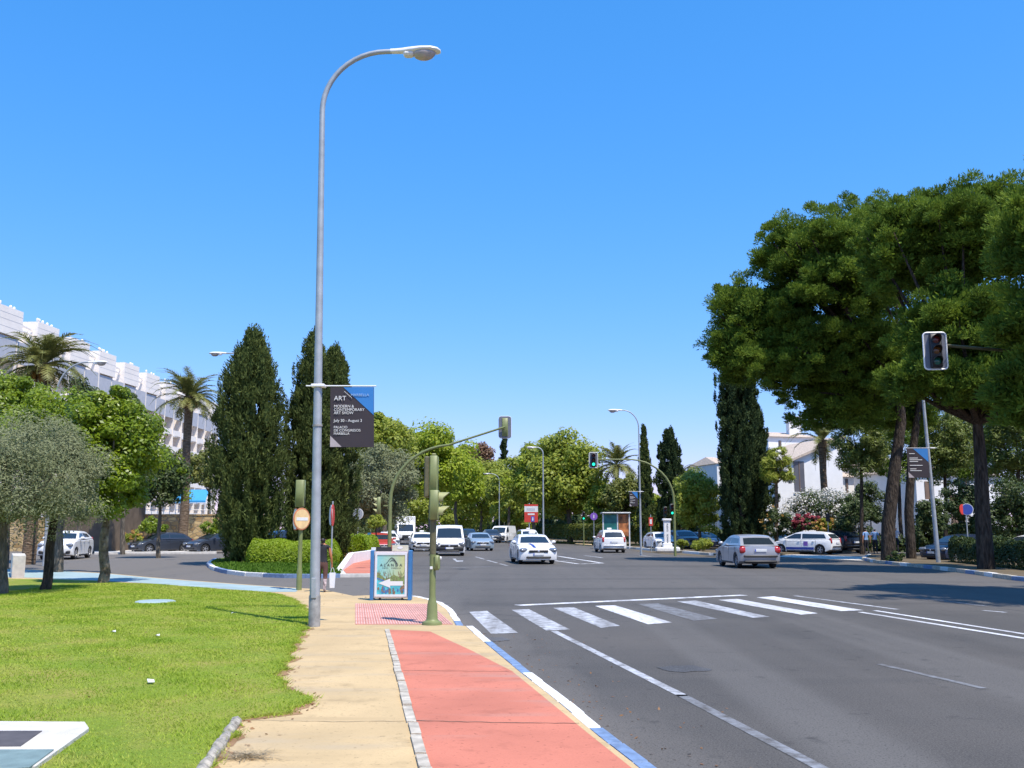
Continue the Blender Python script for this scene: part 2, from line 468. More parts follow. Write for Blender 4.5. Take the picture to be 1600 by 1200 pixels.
M['leaf_plane'] = leaf_mat('plane_leaf', [(.18, .235, .024), (.32, .37, .042), (.46, .47, .09)], .48)
M['leaf_lime'] = leaf_mat('lime_leaf', [(.19, .27, .014), (.32, .40, .022), (.46, .50, .05)], .48)
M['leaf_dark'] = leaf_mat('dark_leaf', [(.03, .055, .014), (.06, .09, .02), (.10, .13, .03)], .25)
M['leaf_rust'] = leaf_mat('rust_leaf', [(.12, .06, .03), (.22, .12, .06), (.12, .10, .03)], .25)
M['leaf_hedge'] = leaf_mat('hedge_leaf', [(.14, .22, .010), (.25, .36, .016), (.36, .44, .03)], .35)
M['leaf_hedge_dark'] = leaf_mat('dry_hedge_leaf', [(.09, .11, .016), (.15, .17, .025), (.22, .21, .04)], .3)
M['leaf_palm'] = leaf_mat('palm_leaf', [(.15, .17, .05), (.24, .25, .07), (.38, .34, .12)], .35)
M['leaf_palm_dry'] = leaf_mat('dry_palm_leaf', [(.26, .13, .03), (.36, .18, .04)], .3)
M['petal_white'] = leaf_mat('white_petal', [(.62, .60, .55), (.75, .73, .68)], .2)
M['petal_pink'] = leaf_mat('magenta_petal', [(.34, .05, .11), (.42, .08, .10), (.26, .06, .10)], .3)
M['petal_orange'] = leaf_mat('orange_petal', [(.42, .20, .05), (.46, .32, .07)], .3)
M['blade'] = leaf_mat('grass_blade', [(.16, .28, .02), (.29, .40, .03), (.41, .47, .065), (.47, .44, .12)], .35, .6, .2)
M['blade_dark'] = leaf_mat('island_grass_blade', [(.07, .15, .012), (.13, .22, .02)], .3, .6, .2)
M['skin'] = mat('skin', (.42, .20, .11), .5, var=.06)
M['skin_tan'] = mat('tanned_skin', (.46, .17, .07), .5, var=.06)
M['hair'] = mat('dark_hair', (.02, .014, .012), .5, var=.2)
M['cloth_dark'] = mat('dark_cloth', (.02, .02, .026), .85, var=.2)
M['cloth_brown'] = mat('brown_cloth', (.10, .045, .035), .85, var=.2)
M['cloth_print'] = mat('patterned_cloth', (.36, .28, .27), .85, var=.75, scale=16)
M['cloth_blue'] = mat('pale_blue_cloth', (.20, .34, .58), .85, var=.1)
M['cloth_white'] = mat('white_cloth', (.66, .64, .68), .85, var=.1)
M['paper'] = mat('white_paper', (.76, .76, .76), .8, var=.05)
M['dry'] = leaf_mat('dry_grass', [(.36, .26, .13), (.5, .42, .28)], .2)
M['dry_leaf'] = leaf_mat('dry_leaf', [(.22, .09, .03), (.32, .18, .07)], .2)
M['teal_cover'] = mat('teal_cover', (.17, .24, .23), .7, var=.2, scale=6, bump=.3)
M['painted_slot_shade'] = mat('painted_slot_shade', (.085, .075, .075), .8, var=.2)

# ================================================================== THE SETTING
DX = -math.tan(ROAD_A)                      # sideways drift of the avenue for each metre ahead
def kx(x0, y0, y): return x0 + DX * (y - y0)

MB().sheet([(-1500, -60), (1500, -60), (1500, 3000), (-1500, 3000)], -.06).build('ground', M['earth']); tag(bpy.data.objects['ground'], kind='structure')
tag(MB().sheet([(-140, -20), (60, -20), (60, 120), (24, 330), (-60, 330), (-140, 120)], 0).build('road', M['asphalt']), kind='structure')

# ---- near pavement: kerb line seen in the photograph, carried on behind the camera
KP = [(1010, 1208), (935, 1150), (862, 1088), (815, 1052), (762, 1008), (727, 978)]
kerb_in = [G(x, y, .12) for x, y in KP]
d0 = (kerb_in[0] - kerb_in[2]).normalized()
kerb_in.insert(0, kerb_in[0] + d0 * 9)
corner = [G(x, y, .12) for x, y in [(712, 977), (706, 966), (697, 951), (683, 942), (660, 935), (640, 931)]]
front = [G(x, y, .12) for x, y in [(600, 929), (552, 931), (528, 926), (505, 921), (470, 919), (380, 913), (300, 907), (235, 902), (160, 895), (80, 891), (-60, 886), (-400, 880)]]
pave = [tuple(p)[:2] for p in kerb_in + corner + front] + [(-45, -4)]
tag(MB().prism(pave, -.05, .12).build('footpath', M['tan']), kind='structure')

red_l = [G(x, y, .12) for x, y in [(608, 984), (622, 1030), (641, 1095), (673, 1200), (684, 1236)]]
red_r = [G(x, y, .12) for x, y in [(672, 987), (735, 1016), (800, 1049)]]
rk = [p - Vector((.06, 0, 0)) for p in kerb_in[:4]]
rp = red_l + [Vector((red_l[-1].x + .2, -3.4, 0))] + [Vector((kx(rk[1].x, rk[1].y, -3.4) + .9, -3.4, 0))] + rk[1:3] + [red_r[2], red_r[1], red_r[0]]
tag(MB().sheet([(p.x, p.y) for p in rp], .124).build('cycle_path', M['red']), kind='structure')

# pale triangle beside the cycle path is the bare footpath; blue strip along the side road
bs_out = [(468, 920), (380, 914), (300, 908), (235, 903), (160, 896), (80, 892), (-60, 887), (-400, 881)]
bs_in = [(-400, 901), (-60, 901), (60, 903), (150, 907), (240, 912), (330, 919), (420, 925), (462, 925)]
tag(MB().sheet([tuple(G(x, y, .12))[:2] for x, y in bs_out + bs_in], .124).build('pale_blue_pavement', M['pale_blue_paving']), kind='structure')

def kerb(name, pts, lengths, mats, w=.16, h=.12, z0=-.04, gap=.008, side=1):
    """a row of kerb stones along a line; every stone is a part"""
    root = empty(name, (pts[0].x, pts[0].y, 0), kind='structure')
    segs = [(Vector((a.x, a.y, 0)), Vector((b.x, b.y, 0))) for a, b in zip(pts, pts[1:])]
    tot = sum((b - a).length for a, b in segs)
    def at(s):
        for a, b in segs:
            l = (b - a).length
            if s <= l + 1e-6: return a + (b - a) * (s / l)
            s -= l
        return segs[-1][1]
    def nrm(s):
        d = (at(min(s + .3, tot)) - at(max(s - .3, 0))).normalized()
        return Vector((d.y, -d.x, 0)) * side
    s, i = 0.0, 0
    o = Vector((pts[0].x, pts[0].y, 0))
    while s < tot - .05:
        l = lengths[i % len(lengths)] if hasattr(lengths, '__len__') else lengths
        e = min(s + l, tot)
        a, b = at(s + gap) - o, at(e - gap) - o
        na, nb = nrm(s), nrm(e)
        j = random.uniform(-.008, .008)
        hh = h + random.uniform(0, .010)
        bv = .02
        vs = [a + na * j, b + nb * j, b + nb * (w + j), a + na * (w + j)]
        top = [v.copy() for v in vs]
        mid = [v.copy() for v in vs]
        for v in mid: v.z = hh - bv
        ctr = sum(vs, Vector()) / 4
        for v in top: v.z = hh; v += Vector((ctr.x - v.x, ctr.y - v.y, 0)).normalized() * bv
        for v in vs: v.z = z0
        mb = MB(); mb.add(vs + mid + top, [(3, 2, 1, 0), (8, 9, 10, 11)] + [(k * 4 + q, k * 4 + (q + 1) % 4, k * 4 + 4 + (q + 1) % 4, k * 4 + 4 + q) for k in (0, 1) for q in range(4)])
        mm = mats(i, s) if callable(mats) else mats[i % len(mats)]
        ob = mb.build('kerb_stone', mm, root)
        bm = bmesh.new(); bm.from_mesh(ob.data); bmesh.ops.recalc_face_normals(bm, faces=bm.faces); bm.to_mesh(ob.data); bm.free()
        s, i = e, i + 1
    return root

# near kerb in blue and white stretches
kl = [Vector((p.x, p.y, 0)) for p in kerb_in]
acc = [0.0]
for a, b in zip(kl, kl[1:]): acc.append(acc[-1] + (b - a).length)
def near_col(i, s):
    if s < acc[2] - .02: return M['kerb_blue']
    if s < acc[4] - .02: return M['kerb_white']
    if s < acc[5] - .02: return M['kerb_blue']
    return M['kerb_white']
kerb('kerb_beside_cycle_path', kl, [.62], near_col, w=.12, side=1)
cl = [Vector((p.x, p.y, 0)) for p in corner]
kerb('kerb_round_corner', cl, [.4], lambda i, s: M['kerb_blue'] if s < .75 else M['kerb_white'], w=.13, side=1)

# grey stone strip between footpath and cycle path
gl = [G(x, y, .12) for x, y in [(601, 984), (612, 1030), (627, 1095), (654, 1200), (663, 1236)]]
gs = empty('stone_edging', (0, 0, 0), kind='structure')
L0 = [Vector((a.x, a.y, 0)) for a in gl]; L1 = [Vector((a.x, a.y, 0)) for a in red_l]
def lerp_line(L, t):
    t *= len(L) - 1; i = min(int(t), len(L) - 2)
    return L[i] + (L[i + 1] - L[i]) * (t - i)
t = 0.0
random.seed(3)
while t < 1:
    st = .5 / max(.1, (lerp_line(L0, min(1, t + .02)) - lerp_line(L0, t)).length / .02) if t < .98 else .1
    st *= random.uniform(.8, 1.7)
    e = min(1, t + st)
    q = [lerp_line(L0, t + .004), lerp_line(L1, t + .004), lerp_line(L1, e), lerp_line(L0, e)]
    ctr = sum(q, Vector()) / 4
    q = [ctr + (v - ctr) * .97 for v in q]
    jx = random.uniform(-.006, .006)
    MB().prism([(v.x + jx, v.y) for v in q], .05, .136 + random.uniform(0, .012)).build('edging_stone', M['kerb_grey'], gs)
    t = e

# rounded edging stones beside the lawn, near the bottom of the picture
es = empty('lawn_edging', (0, 0, 0), kind='structure')
A, B = G(370, 1130, .12), G(318, 1206, .12)
for i in range(9):
    a = A + (B - A) * ((i + .04) / 6); b = A + (B - A) * ((i + .96) / 6)
    MB().tube([a + Vector((0, 0, .0)), a + (b - a) * .15 + Vector((0, 0, .02)), a + (b - a) * .85 + Vector((0, 0, .02)), b], [.03 + .012 * (i % 2), .050 - .006 * (i % 3), .052 - .008 * ((i + 1) % 2), .03], 7).build('edging_stone', M['edging_dirty'] if 'edging_dirty' in M else M.setdefault('edging_dirty', mat('edging_dirty', (.33, .30, .25), .95, var=.5, scale=22, bump=1.0, bscale=30)), es, smooth=60)

# tactile paving, ribbed tiles
tp = empty('tactile_paving', (0, 0, 0), kind='structure')
c0, c1, c2, c3 = [G(x, y, .12) for x, y in [(555, 943.5), (672, 944), (708, 976), (555, 976)]]
nx, ny = 9, 8
for i in range(nx):
    for j in range(ny):
        def bl(u, v): return (c3 + (c2 - c3) * u) * (1 - v) + (c0 + (c1 - c0) * u) * v
        u0, u1, v0, v1 = i / nx, (i + 1) / nx, j / ny, (j + 1) / ny
        mb = MB()
        q = [bl(u0, v0), bl(u1, v0), bl(u1, v1), bl(u0, v1)]
        cc = sum(q, Vector()) / 4
        q = [cc + (p - cc) * .985 for p in q]
        mb.prism([(p.x, p.y) for p in q], .06, .128)
        for k in range(4):
            a, b = (k + .22) / 4, (k + .62) / 4
            r = [bl(u0 + (u1 - u0) * a, v0 + (v1 - v0) * .05), bl(u0 + (u1 - u0) * b, v0 + (v1 - v0) * .05), bl(u0 + (u1 - u0) * b, v0 + (v1 - v0) * .95), bl(u0 + (u1 - u0) * a, v0 + (v1 - v0) * .95)]
            mb.prism([(p.x, p.y) for p in r], .12, .1345, mi=1)
        mb.build('tile', [M['pink'], M['pink_pale'] if 'pink_pale' in M else M.setdefault('pink_pale', paved_mat('pink_tile_rib', (.68, .42, .36), (.6, .42, .37)))], tp)

# ---- lawn with ragged edge
edge_px = [(310, 1215), (345, 1165), (372, 1128), (395, 1121), (440, 1117), (468, 1108), (481, 1099), (470, 1088), (446, 1078), (432, 1066), (437, 1050), (449, 1030), (455, 1012), (468, 995), (474, 982), (481, 974), (482, 962), (474, 950), (460, 940), (445, 933), (425, 928), (330, 921), (240, 914), (150, 909), (60, 906), (-60, 904), (-300, 904)]
ep = [G(x, y, .12) for x, y in edge_px]
edge = []
rng = random.Random(5)
for a, b in zip(ep, ep[1:]):
    n = max(2, int((b - a).length / .045))
    for k in range(n):
        p = a + (b - a) * (k / n)
        q_ = .05 * math.sin(p.y * 7.3 + p.x * 3) + .03 * math.sin(p.y * 19.0)
        edge.append((p.x + q_ + rng.uniform(-.035, .035), p.y + rng.uniform(-.03, .03)))
near_end = [(-1.95, -3.5), (-40, -3.5), (-40, 24)]
lawn_poly = edge + [near_end[2], near_end[1], near_end[0]]
tag(MB().prism(lawn_poly, .05, .145).build('lawn', M['turf']), kind='structure')

def in_poly(px, py, poly):
    x = np.array([p[0] for p in poly]); y = np.array([p[1] for p in poly])
    ins = np.zeros(len(px), bool); j = len(poly) - 1
    for i in range(len(poly)):
        c = ((y[i] > py) != (y[j] > py)) & (px < (x[j] - x[i]) * (py - y[i]) / (y[j] - y[i] + 1e-12) + x[i])
        ins ^= c; j = i
    return ins

def tri_mesh(name, V, mat_, parent=None, quad=False):
    """V (n, 3|4, 3) loose faces"""
    n, k = V.shape[0], V.shape[1]
    me = bpy.data.meshes.new(name)
    me.vertices.add(n * k); me.vertices.foreach_set('co', V.reshape(-1).astype(np.float32))
    me.loops.add(n * k); me.loops.foreach_set('vertex_index', np.arange(n * k, dtype=np.int32))
    me.polygons.add(n); me.polygons.foreach_set('loop_start', np.arange(0, n * k, k, dtype=np.int32))
    me.polygons.foreach_set('loop_total', np.full(n, k, dtype=np.int32))
    me.update(calc_edges=True)
    me.materials.append(mat_)
    return link(name, me, parent)

def blades(name, poly, z, n, box, hmin, hmax, w, mat_, seed, fall=None, label='', lean=.5):
    r = np.random.default_rng(seed)
    x = r.uniform(box[0], box[1], n); u = r.uniform(0, 1, n)
    y = box[2] + (box[3] - box[2]) * (u ** fall if fall else u)
    k = in_poly(x, y, poly); x, y = x[k], y[k]; n = len(x)
    h = r.uniform(hmin, hmax, n) * (1 + .3 * np.sin(x * 2.9 + np.sin(y * 1.7) * 2) + .2 * np.sin(y * 4.1 + x * 5))
    a = r.uniform(0, 2 * np.pi, n); b = r.uniform(0, 2 * np.pi, n)
    V = np.zeros((n, 3, 3))
    ww = w * r.uniform(.6, 1.3, n) * np.maximum(1, y / 9)
    V[:, 0] = np.stack([x - np.cos(a) * ww, y - np.sin(a) * ww, np.full(n, z)], 1)
    V[:, 1] = np.stack([x + np.cos(a) * ww, y + np.sin(a) * ww, np.full(n, z)], 1)
    V[:, 2] = np.stack([x + np.cos(b) * h * lean, y + np.sin(b) * h * lean, z + h], 1)
    o = tri_mesh(name, V, mat_)
    return tag(o, label, 'grass', kind='stuff')

blades('lawn_grass', lawn_poly, .143, 480000, (-13, -1.4, 5.2, 29), .011, .027, .0045, M['blade'], 11, 1.25, 'short sunlit grass covering the near lawn', 1.0)

bd = []
for (ex, ey) in edge[:int(len(edge) * .62)]: bd.append((ex, ey))
bp_ = np.array(bd); rg0 = np.random.default_rng(8)
k_ = rg0.integers(0, len(bp_), 9000); xy = bp_[k_] + rg0.normal(0, .045, (9000, 2)) + np.array([-.03, 0])
hh_ = rg0.uniform(.03, .085, 9000); aa_ = rg0.uniform(0, 6.283, 9000); tt_ = rg0.uniform(0, 6.283, 9000)
V_ = np.zeros((9000, 3, 3)); wv = .005
V_[:, 0] = np.stack([xy[:, 0] - np.cos(aa_) * wv, xy[:, 1] - np.sin(aa_) * wv, np.full(9000, .125)], 1)
V_[:, 1] = np.stack([xy[:, 0] + np.cos(aa_) * wv, xy[:, 1] + np.sin(aa_) * wv, np.full(9000, .125)], 1)
V_[:, 2] = np.stack([xy[:, 0] + np.cos(tt_) * hh_ * .9, xy[:, 1] + np.sin(tt_) * hh_ * .9, .125 + hh_ * .7], 1)
tag(tri_mesh('border_grass', V_, M['blade']), 'longer straggling grass along the ragged lawn edge', 'grass', kind='stuff')
sp_ = [(x + .09 + .05 * math.sin(y * 5.1) + .03 * math.sin(y * 13), y) for x, y in bd[::3]]
tag(MB().sheet(sp_ + [(x - .3, y) for x, y in reversed(bd[::3])], .123).build('bare_soil_edge', M['soil_edge'] if 'soil_edge' in M else M.setdefault('soil_edge', paved_mat('soil_edge', (.34, .20, .10), (.22, .13, .07)))), kind='structure')
def crack(name, pts, w, z, m, seed):
    rr_ = random.Random(seed); L_, R_ = [], []
    P_ = []
    for a, b in zip(pts, pts[1:]):
        for q in range(10): P_.append(a.lerp(b, q / 10) + Vector((rr_.uniform(-.012, .012), rr_.uniform(-.012, .012), 0)))
    P_.append(pts[-1])
    for i_, p_ in enumerate(P_):
        d_ = (P_[min(i_ + 1, len(P_) - 1)] - P_[max(i_ - 1, 0)]); d_.z = 0; d_.normalize(); n_ = Vector((-d_.y, d_.x, 0)) * w / 2 * rr_.uniform(.5, 1.3)
        L_.append(p_ + n_); R_.append(p_ - n_)
    mb_ = MB(); k = len(P_)
    mb_.add([(v.x, v.y, z) for v in L_ + R_], [(i, k + i, k + i + 1, i + 1) for i in range(k - 1)])
    tag(mb_.build(name, M[m], None), kind='structure')
gz = lambda x, y: G(x, y, .12)
M['joint_dark'] = mat('joint_dark', (.16, .09, .06), .9, var=.3, scale=8)
M['joint_tan'] = mat('joint_tan', (.27, .20, .12), .9, var=.3, scale=8)
crack('paving_joint', [gz(652, 1127), gz(780, 1130), gz(905, 1131)], .018, .127, 'joint_dark', 1)
crack('paving_joint', [gz(628, 1048), gz(700, 1049), gz(795, 1050)], .012, .127, 'joint_dark', 2)
crack('paving_joint', [gz(380, 1125), gz(520, 1128), gz(632, 1127)], .010, .124, 'joint_tan', 3)
crack('paving_joint', [gz(478, 983), gz(540, 984), gz(600, 983)], .015, .124, 'joint_tan', 4)
crack('road_seam', [G(700, 962), G(745, 958), G(800, 962), G(860, 968)], .03, .0055, 'tar', 7)
crack('road_seam', [G(1290, 925), G(1400, 934), G(1600, 955)], .035, .005, 'tar', 8)

# ---- bits lying on the lawn and pavement
def scrap(px, py, s, label, m='paper', cat='litter'):
    p = G(px, py, .16)
    mb = MB(); r = random.Random(px)
    mb.add([(-s, -s * .5, .005), (s * .2, -s * .6, .02), (s, .1 * s, .01), (s * .4, s * .5, .03), (-s * .7, s * .5, .006)], [(0, 1, 3), (1, 2, 3), (0, 3, 4)])
    mb.add([(-s, -s * .5, 0), (s * .2, -s * .6, .012), (s, .1 * s, .002), (s * .4, s * .5, .02), (-s * .7, s * .5, 0)], [(3, 1, 0), (3, 2, 1), (4, 3, 0)])
    tag(mb.build('paper_scrap', M[m], None, (p.x, p.y, .165), (0, 0, r.uniform(0, 6))), label, cat, 'scraps lying on the lawn')
scrap(235, 1066, .062, 'largest white paper scrap, alone in the middle of the near lawn')
scrap(177, 988, .05, 'small white scrap left of another scrap in the middle of the lawn')
scrap(546 - 300, 994, .05, 'small pale scrap right of another scrap in the middle of the lawn')
scrap(365, 959, .06, 'white scrap on the lawn near the lamp shadow')
ov = MB().lathe([(.0, .03), (.38, .03), (.43, .012), (.44, 0)][::-1], 28)
p = G(243, 940, .15)
tag(ov.build('inspection_cover', M['pale_blue_paving'], None, (p.x, p.y, .145)), 'round pale blue inspection cover set in the lawn', 'cover')
# concrete utility slab at the lower left corner
ub = empty('utility_slab', (0, 0, 0), label='pale concrete utility slab with painted dark recess and teal cover in the lawn corner', cat='slab')
s0, s1, s2, s3 = [G(x, y, .17) for x, y in [(-160, 1126), (132, 1128), (60, 1196), (-330, 1204)]]
h0, h1, h2, h3 = [G(x, y, .17) for x, y in [(-140, 1143), (66, 1143), (32, 1167), (-190, 1168)]]
MB().prism([(p.x, p.y) for p in (s0, s1, G(139, 1138, .17), G(55, 1198, .17), G(-260, 1204, .17))], .1, .172).build('slab', M['concrete'], ub)
MB().prism([(p.x, p.y) for p in (h0, h1, h2, h3)], .12, .177).build('recess', M['painted_slot_shade'], ub)  # raised plate; the recess is painted in, its shade as dark colour
MB().prism([(p.x, p.y) for p in (G(-260, 1172, .18), G(84, 1171, .18), G(46, 1199, .18), G(-300, 1225, .18))], .12, .182).build('cover', M['teal_cover'], ub)
# dry grass tuft
rg = np.random.default_rng(4)
n = 420
ang = rg.uniform(0, 6.283, n); rad = np.abs(rg.normal(0, .1, n))
base = np.stack([np.cos(ang) * rad * 1.2, np.sin(ang) * rad * .8, rg.uniform(0, .02, n)], 1)
dr = np.stack([np.cos(ang + rg.normal(0, .9, n)), np.sin(ang + rg.normal(0, .9, n)), rg.uniform(-.02, .28, n)], 1) * rg.uniform(.04, .15, n)[:, None]
sd = np.stack([-np.sin(ang), np.cos(ang), np.zeros(n)], 1) * .0035
o = tri_mesh('dry_grass_tuft', np.stack([base - sd, base + sd, base + dr], 1), M['dry'])
p = G(385, 1183, .12); o.location = (p.x, p.y, .125)
tag(o, 'dry straw coloured grass tuft lying on the tan footpath', 'grass tuft')
# dry leaves along kerb and lawn edge
n = 420
rg = np.random.default_rng(9)
pts = []
for i in range(n):
    if i > 260: q = (rg.uniform(-9, -2.6), rg.uniform(6, 24), .172)
    elif i % 2: a = edge[rg.integers(0, min(len(edge), 120))]; q = (a[0] + rg.normal(.06, .12), a[1] + rg.normal(0, .1), .128)
    else:
        k = rg.uniform(0, 1); a = kerb_in[1].lerp(kerb_in[-1], k); q = (a.x + .26 + abs(rg.normal(0, .5)), a.y, .006)
    pts.append(q)
pts = np.array(pts); a = rg.uniform(0, 6.28, n); s = rg.uniform(.01, .028, n)
u = np.stack([np.cos(a), np.sin(a), rg.normal(0, .25, n)], 1) * s[:, None]; w = np.stack([-np.sin(a), np.cos(a), rg.normal(0, .25, n)], 1) * (s * .5)[:, None]
o = tri_mesh('fallen_leaves', np.stack([pts - u, pts + w, pts + u, pts - w], 1), M['dry_leaf'])
tag(o, 'scattered dry fallen leaves along the lawn edge and kerb', 'leaves', kind='stuff')

# ---- traffic island on the left with painted kerb
isl_px = [(329, 880), (338, 886), (356, 891), (390, 895), (440, 897.5), (490, 898), (529, 897)]
isl = [G(x, y, .12) for x, y in isl_px]
isl_back = [G(548, 876, .12), G(540, 866, .12), G(470, 862, .12), G(390, 865, .12), G(340, 873, .12)]
tag(MB().prism([tuple(p)[:2] for p in isl + isl_back], -.05, .12).build('traffic_island', M['turf_dark']), kind='structure')
kerb('kerb_round_island', [Vector((p.x, p.y, 0)) for p in [isl_back[-1]] + isl], [1.05], lambda i, s: M['kerb_blue'] if (i // 3) % 2 == 0 else M['kerb_white'], w=.2, h=.14, side=1)
blades('island_grass', [tuple(p)[:2] for p in isl + isl_back], .118, 26000, (-17, -6, 34, 52), .04, .11, .012, M['blade_dark'], 21, None, 'green grass strip in front of the rounded hedge on the island', .4)

# far left pavement of the avenue with red path and white ramp wall
LX = lambda y: kx(-1.55, 19.8, y)
fp = [G(531, 897, .12), G(640, 896, .12)]
tag(MB().prism([(fp[0].x, fp[0].y), (fp[1].x, fp[1].y), (LX(60), 60), (LX(230), 230), (LX(230) - 6, 230), (LX(60) - 6.2, 60), (G(548, 872).x, G(548, 872).y)], -.05, .115).build('far_pavement', M['concrete']), kind='structure')
rq = [G(x, y, .12) for x, y in [(541, 896), (632, 895.5)]]
tag(MB().sheet([(rq[0].x, rq[0].y), (rq[1].x, rq[1].y), (LX(60) - .6, 60), (LX(110) - .6, 110), (LX(110) - 3.2, 110), (LX(60) - 3.6, 60)], .121).build('far_cycle_path', M['red']), kind='structure')
kerb('far_left_kerb', [Vector((LX(y), y, 0)) for y in (39, 60, 100, 150)], [1.5], [M['kerb_white'], M['kerb_grey'], M['kerb_white']], w=.18, h=.13, side=1)
ww = empty('ramp_wall', (0, 0, 0), label='low white rendered wall sloping up beside the red ramp', cat='wall')
w0, w1, w2 = G(528, 898), G(548, 884), G(583, 876)
hgt = [.14, .62, .56]
for (a, b, ha, hb) in ((w0, w1, .14, .60), (w1, w2, .60, .58)):
    d = (b - a).normalized(); nn = Vector((-d.y, d.x, 0)) * .12
    vs = [a - nn, b - nn, b + nn, a + nn]
    MB().add([(v.x, v.y, 0) for v in vs] + [(v.x, v.y, h) for v, h in zip(vs, (ha, hb, hb, ha))], [(3, 2, 1, 0), (4, 5, 6, 7), (0, 1, 5, 4), (1, 2, 6, 5), (2, 3, 7, 6), (3, 0, 4, 7)]).build('wall_section', M['white_wall'], ww)

# ---- right hand side: planting bed, entrance and far verge
RK1 = [Vector((22.3, 4, 0)), Vector((19.6, 20, 0))] + [G(x, y) for x, y in [(1600, 908), (1540, 899), (1470, 890), (1410, 883.5), (1372, 879.5), (1352, 875), (1362, 869)]]
bed = [(p.x, p.y) for p in RK1] + [(27, 62), (60, 62), (60, 4)]
tag(MB().prism(bed, -.05, .13).build('planting_bed', M['earth']), kind='structure')
kerb('right_kerb', RK1, [1.0], [M['kerb_grey'], M['kerb_grey'], M['kerb_white'], M['kerb_grey'], M['kerb_blue']], w=.2, h=.14, side=-1)
RK2 = [G(x, y) for x, y in [(1290, 864.5), (1200, 868), (1118, 868), (1060, 863), (1000, 858.5), (950, 853.5), (880, 847.5)]] + [Vector((kx(6, 115, y), y, 0)) for y in (140, 230)]
tag(MB().prism([(p.x, p.y) for p in RK2] + [(60, 230), (60, 84), (32, 82)], -.05, .12).build('far_verge', M['earth']), kind='structure')
kerb('far_right_kerb', RK2[1:], [2.0], [M['kerb_white'], M['kerb_white'], M['kerb_grey']], w=.25, h=.15, side=-1)
tag(MB().sheet([tuple(G(x, y))[:2] for x, y in [(1040, 866), (1118, 871), (1118, 869.5), (1060, 864.5), (1000, 860), (985, 860.5)]], .006).build('gutter_dust', M['earth']), kind='structure')
tag(MB().sheet([tuple(G(x, y))[:2] for x, y in [(1217, 870), (1350, 876), (1350, 870), (1230, 866)]], .006).build('entrance_apron', M['concrete']), kind='structure')

# small refuge with signal on the right of the avenue
rf = [G(x, y) for x, y in [(898, 851.5), (925, 853.5), (925, 851), (905, 849.5)]]
tag(MB().prism([(p.x, p.y) for p in rf], -.02, .13).build('refuge', M['tan']), kind='structure')

# ---- road markings
def marking(name, px, m='paint', z=.004, world_pts=None):
    pts = world_pts or [G(x, y) for x, y in px]
    o = MB().sheet([(p[0], p[1]) for p in pts], z).build(name, M[m])
    return tag(o, kind='structure')
def z8(l): return [(700 + x / 3.2, 900 + y / 3.2) for x, y in l]
marking('crossing_stripe', z8([(105, 180), (195, 175), (350, 285), (215, 290)]), 'paint_worn')
marking('crossing_stripe', z8([(318, 170), (405, 167), (610, 268), (490, 273)]), 'paint_worn')
marking('crossing_stripe', z8([(525, 160), (628, 157), (860, 250), (765, 260)]), 'paint_worn')
marking('crossing_stripe', z8([(735, 150), (835, 147), (1120, 233), (1000, 242)]), 'paint')
marking('crossing_stripe', z8([(945, 140), (1050, 138), (1350, 215), (1230, 225)]), 'paint_faint')
marking('crossing_stripe', [(1058, 940), (1087, 938.5), (1203, 964), (1176, 965.5)], 'paint_worn')
marking('crossing_stripe', [(1122, 937.5), (1152, 936), (1278, 958.5), (1252, 960.6)], 'paint')
marking('crossing_stripe', [(1182, 933.6), (1209.5, 932), (1350, 953.7), (1314, 955)], 'paint')
def line(a, b, w, m='paint', name='lane_line', z=.004, world=False):
    A, B = (Vector(a), Vector(b)) if world else (G(*a), G(*b))
    d = (B - A); d.z = 0; d.normalize(); nn = Vector((-d.y, d.x, 0)) * w / 2
    return marking(name, None, m, z, [A - nn, B - nn, B + nn, A + nn])
line((808, 946), (1163, 930), .32, 'paint', 'stop_line')
line((1344, 956.5), (1640, 1004), .14)
line((1366, 954), (1640, 997), .12)
line((1242, 931), (1402, 952.3), .13, 'paint_worn')
line((1396, 929.5), (1539, 947), .12, 'paint_faint')
line((1536, 954), (1572, 957), .14, 'paint_worn')
line((1374, 1038), (1537, 1076), .10, 'paint_faint')
line((865, 986), (1068, 1088), .12, 'paint_worn')
line((1064, 1086), (1400, 1262), .12, 'paint_faint')
for a, b in (((743, 870), (757, 874)), ((761, 875.3), (777, 879.8)), ((781, 880.8), (793, 884.2))): line(a, b, .14, 'paint_worn')
line((703, 887.5), (768, 885.2), .3, 'paint_faint', 'stop_line')
line((867, 876), (905, 881.3), .2); line((905, 881.3), (942, 880), .22); line((868, 868.5), (942, 880), .2); line((876, 876), (901, 875.6), .25, 'paint_worn')
line((913, 868), (941, 871.5), .2, 'paint_worn'); line((1000, 868), (1018, 869.5), .2, 'paint_worn')
line((1190, 866), (1300, 875), .14, 'paint_faint')
marking('lane_arrow', [(707, 873), (712, 873), (714, 876), (724, 875.5), (723, 878), (713, 877.6)], 'paint_worn')
for k in range(8):
    y = 78 + k * 9
    for off in (3.4, 6.9): line((LX(y) + off, y, 0), (LX(y + 3.5) + off, y + 3.5, 0), .14, 'paint_worn', world=True)
line((170, 875), (212, 873.5), .15, 'paint_worn'); line((238, 871), (282, 870.6), .12, 'paint_faint')
line((332, 885.5), (352, 893), .12); line((352, 893), (400, 899), .12); line((400, 899), (525, 900.5), .12, 'paint_worn')
def blotch(px, py, rx, ry, m):
    c = G(px, py); r = random.Random(px)
    pts = []
    for k in range(22):
        a = k / 22 * 6.283; f = r.uniform(.8, 1.15)
        pts.append((c.x + math.cos(a) * rx * f, c.y + math.sin(a) * ry * f))
    tag(MB().sheet(pts, .005).build('road_patch', M[m]), kind='structure')
blotch(1070, 1045, .32, .30, 'tar'); blotch(775, 999, .22, .3, 'tar')

